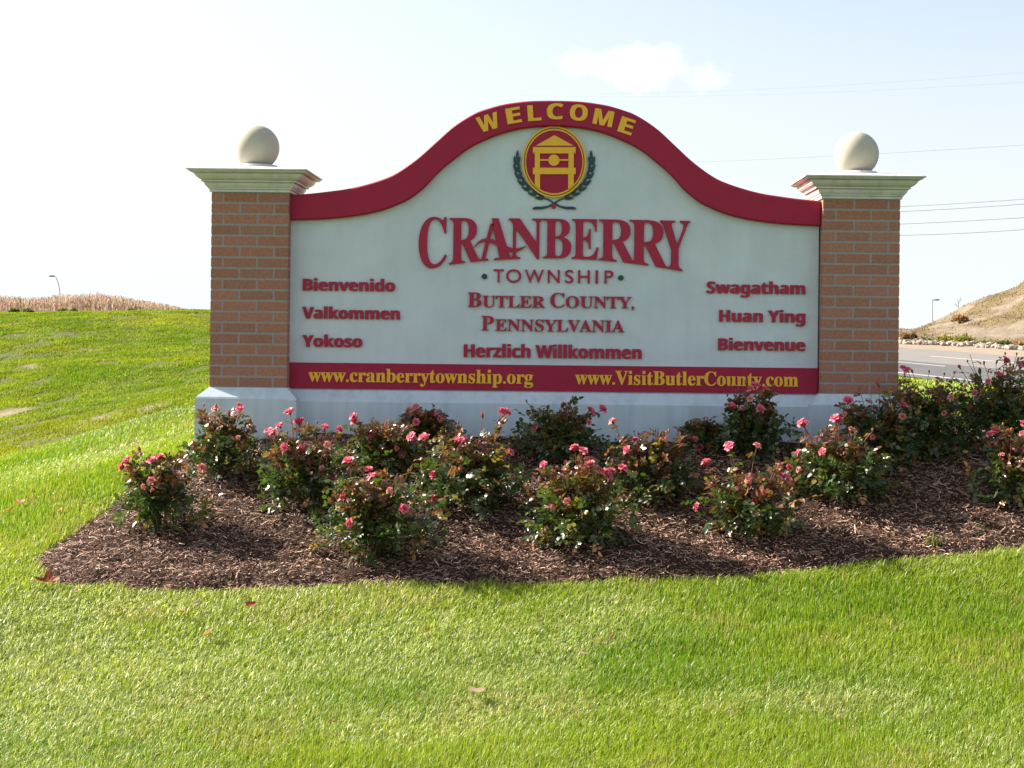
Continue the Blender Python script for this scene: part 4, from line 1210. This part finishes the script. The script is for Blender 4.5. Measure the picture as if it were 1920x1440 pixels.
for k, (px_, w_, h_) in enumerate(((27, 16, 8), (53, 22, 8), (118, 16, 6), (138, 14, 7), (245, 14, 4))):
    leafy_shrub(px_, 588.5 - .01 * px_, 60, w_, h_, GRN, ['low dark green clump at the foot of the corn, farthest left', 'dark green clump at the foot of the corn, widest of the row', 'green clump at the foot of the corn below the lamp', 'green clump at the foot of the corn right of the lamp', 'flat green clump at the foot of the corn where it thins out'][k], 'shrub', 'green clumps below the corn', 900 + k, 160, .10)

def lamp(px, pyb, pyt, d, arm_px, lab, zb=None):
    b = P(px, pyb, d); t = P(px, pyt, d); a_ = P(arm_px[0], arm_px[1], d)
    root = empty('street_lamp', b); tag(root, lab, 'street lamp', 'street lamps along the road')
    L_ = lambda v: v - b
    v, f = tube([Vector((0, 0, min(-.3, float(H(b.x, b.y)[0]) - b.z - .3))), L_(t)], [.06, .045], 8); new_mesh('pole', v, f, M['steel'], root, smooth=True)
    mid = P(px * .75 + arm_px[0] * .25, arm_px[1] * .75 + pyt * .25, d)
    c = bezier(L_(t), L_(P(px + (arm_px[0] - px) * .35, arm_px[1] + 1, d)), L_(a_), 8)
    v, f = tube(c, [.04] * 8, 6); new_mesh('arm', v, f, M['steel'], root, smooth=True)
    dv = (Vector((a_.x - t.x, 0, 0))).normalized(); e = L_(a_)
    v, f = tube([e - dv * .1, e, e + dv * .25, e + dv * .48, e + dv * .55], [.04, .08, .10, .07, .02], 8)
    new_mesh('lamp_head', v, f, M['steel'], root, smooth=True)
    return root
lamp(112, 562, 546, 150, (101, 517.5), 'street lamp with curved arm rising above the corn on the left')
lamp(1748.5, 605, 562, 160, (1752, 562), 'faint thin street lamp above the sandy hillside on the right')

# ------------------------------------------------------------------ stones, shrubs and weeds at the foot of the hillside
stone_meshes = []
for k in range(5):
    r = random.Random(60 + k); V_, Fc_ = [], []
    nu, nv = 9, 6
    for i in range(nv + 1):
        ph = math.pi * i / nv
        for j in range(nu):
            t = 2 * math.pi * j / nu
            q1 = 1 + r.uniform(-.2, .2)
            V_.append((math.cos(t) * math.sin(ph) * q1, math.sin(t) * math.sin(ph) * .8 * q1, math.cos(ph) * .62 * q1))
    for i in range(nv):
        for j in range(nu):
            j2 = (j + 1) % nu; Fc_.append((i * nu + j, (i + 1) * nu + j, (i + 1) * nu + j2, i * nu + j2))
    me = bpy.data.meshes.new('stone'); me.from_pydata(V_, [], Fc_); me.materials.append(M['stone']); me.update(); stone_meshes.append(me)
rs = random.Random(3)
for k in range(150):
    px_ = 1688 + 240 * k / 150 + rs.uniform(-2, 2)
    py_ = float(np.interp(px_, [1687, 1760, 1830, 1920], [642.5, 645.5, 649.0, 655])) + rs.uniform(-2.2, 2.6)
    p = roadpt(px_, py_)
    o = bpy.data.objects.new('stone', stone_meshes[k % 5]); COL.objects.link(o)
    s_ = rs.uniform(.035, .075) * p.y / 45 * 1.6
    o.location = p + Vector((0, 0, s_ * .45)); o.scale = (s_ * rs.uniform(.9, 1.6), s_, s_ * rs.uniform(.8, 1.2)); o.rotation_euler = (rs.uniform(-.3, .3), rs.uniform(-.3, .3), rs.uniform(0, 6))
    tag(o, 'pale stone in the row between the sandy shoulder and the hillside', 'stone', 'pale stones lining the road')
YEL = [(.42, .36, .06), (.34, .32, .06), (.20, .24, .05)]
ORG = [(.44, .24, .10), (.38, .26, .12), (.30, .20, .08)]
DRK = [(.10, .08, .04), (.14, .10, .05)]
def rd(px_, py_): return droad(px_, py_)
sh_list = [(1775, 645, 30, 13, YEL, 'yellow green shrub behind the stones, left of the pair'), (1808, 646, 34, 15, YEL, 'yellow green shrub behind the stones, right of the pair'),
           (1697, 641, 20, 15, ORG, 'orange dry shrub right beside the brick pillar'), (1713, 641, 10, 12, DRK, 'small dark brown shrub behind the stones near the pillar'),
           (1733, 643, 34, 5, GRN, 'low green clump behind the stones, left of the yellow shrubs'), (1848, 648, 44, 5, GRN, 'low green clump behind the stones, right of the yellow shrubs'),
           (1882, 650, 36, 7, GRN, 'low green clump behind the stones near the right edge'), (1912, 653, 26, 10, ORG, 'dry tan clump behind the stones at the right edge'),
           (1800, 606, 30, 14, ORG, 'rust coloured bush halfway up the sandy hillside')]
for k, (px_, py_, w_, h_, cl, lab) in enumerate(sh_list):
    py_ = py_ if py_ < 620 else float(np.interp(px_, [1687, 1760, 1830, 1920], [641, 644, 647.5, 653.5]))
    dd_ = rd(px_, max(py_, 640))
    if py_ < 620: dd_ = bank_hit(px_, py_).y
    leafy_shrub(px_, py_, dd_, w_, h_, cl, lab, 'shrub', 'shrubs along the foot of the hillside' if py_ > 620 else None, 950 + k, 420, .16)
# dry grass on the hillside
N = 90000
ii_ = rng.uniform(0, NT * .75, N); jj_ = rng.uniform(.3, NS - .2, N)
pp = np.array([tuple(bank_pt(a, b)) for a, b in zip(ii_, jj_)])
dn = fbm(pp[:, 0] * .35 + pp[:, 2], pp[:, 1] * .25 + pp[:, 2] * .8, 23, 4)
ok = rng.random(N) < np.clip((dn - .40) / .2, .05, 1)
pp = pp[ok]; N = len(pp)
col = np.array([.24, .165, .075]) * rng.uniform(.5, 1.3, N)[:, None]; col = np.where((rng.random(N) < .12)[:, None], np.array([.22, .23, .07]), col)
V_, lp_, sz, cv = blades(pp[:, 0], pp[:, 1], pp[:, 2] - .03, rng.uniform(.05, .16, N), np.full(N, .045), rng.uniform(.2, 1, N), rng.uniform(0, 6.28, N), col)
dgz = np_mesh('dry_grass', V_, lp_, sz, M['corn'], cols=cv)
tag(dgz, 'tan dry weeds scattered over the sandy hillside', 'dry grass', kind='stuff')
# a bare little tree on the crest
cr = min((Vector(BV[i_, NS]) for i_ in range(NT + 1)), key=lambda q: abs(VX + F * q.x / q.y - 1803)); bt = cr; root = empty('bare_tree', bt); tag(root, 'tiny leafless tree on the crest of the sandy hillside', 'tree')
SV, SF = [], []
rt = random.Random(8)
def grow(p, d, L, rad_, lv):
    e = p + d * L; v, f = tube([p, (p + e) / 2 + Vector((rt.uniform(-.03, .03), 0, 0)), e], [rad_, rad_ * .85, rad_ * .7], 4)
    n0 = len(SV); SV.extend(v); SF.extend([tuple(i + n0 for i in q) for q in f])
    if lv:
        for k in range(3): grow(e - d * L * .25 * k, (d + Vector((rt.uniform(-.8, .8), rt.uniform(-.8, .8), rt.uniform(-.1, .4)))).normalized(), L * .6, rad_ * .6, lv - 1)
grow(Vector((0, 0, -.3)), Vector((-.1, 0, 1)).normalized(), .55, .02, 3)
new_mesh('branches', SV, SF, M['stem'], root, cols=np.tile([.16, .12, .09], (len(SV), 1)))

# ------------------------------------------------------------------ overhead wires
def wire(x0, y0, d0, x1, y1, d1, rad_, sag, lab):
    a, b = P(x0, y0, d0), P(x1, y1, d1)
    c = bezier(a, (a + b) / 2 - Vector((0, 0, sag)), b, 24)
    o0 = c[0]
    v, f = tube([q - o0 for q in c], [rad_] * 24, 5); o = new_mesh('power_line', v, f, M['wire'], smooth=True); o.location = o0
    tag(o, lab, 'wire', 'overhead wires right of the sign')
wire(1560, 392.5, 60, 2150, 355, 45, .011, .15, 'uppermost of the four dark wires beside the right pillar')
wire(1560, 402, 60, 2150, 364, 45, .012, .15, 'second from top of the four dark wires beside the right pillar')
wire(1560, 424, 60, 2150, 391.5, 45, .012, .15, 'third from top of the four dark wires beside the right pillar')
wire(1560, 441, 60, 2150, 409, 45, .012, .35, 'lowest of the four dark wires beside the right pillar')
wire(1250, 306, 80, 2150, 256, 60, .006, .2, 'faint wire passing behind the right ball finial')
wire(946, 176, 90, 2150, 116, 60, .003, .8, 'upper faint wire high in the sky right of the arch')
wire(946, 178, 90, 2150, 138, 60, .003, .8, 'lower faint wire high in the sky right of the arch')
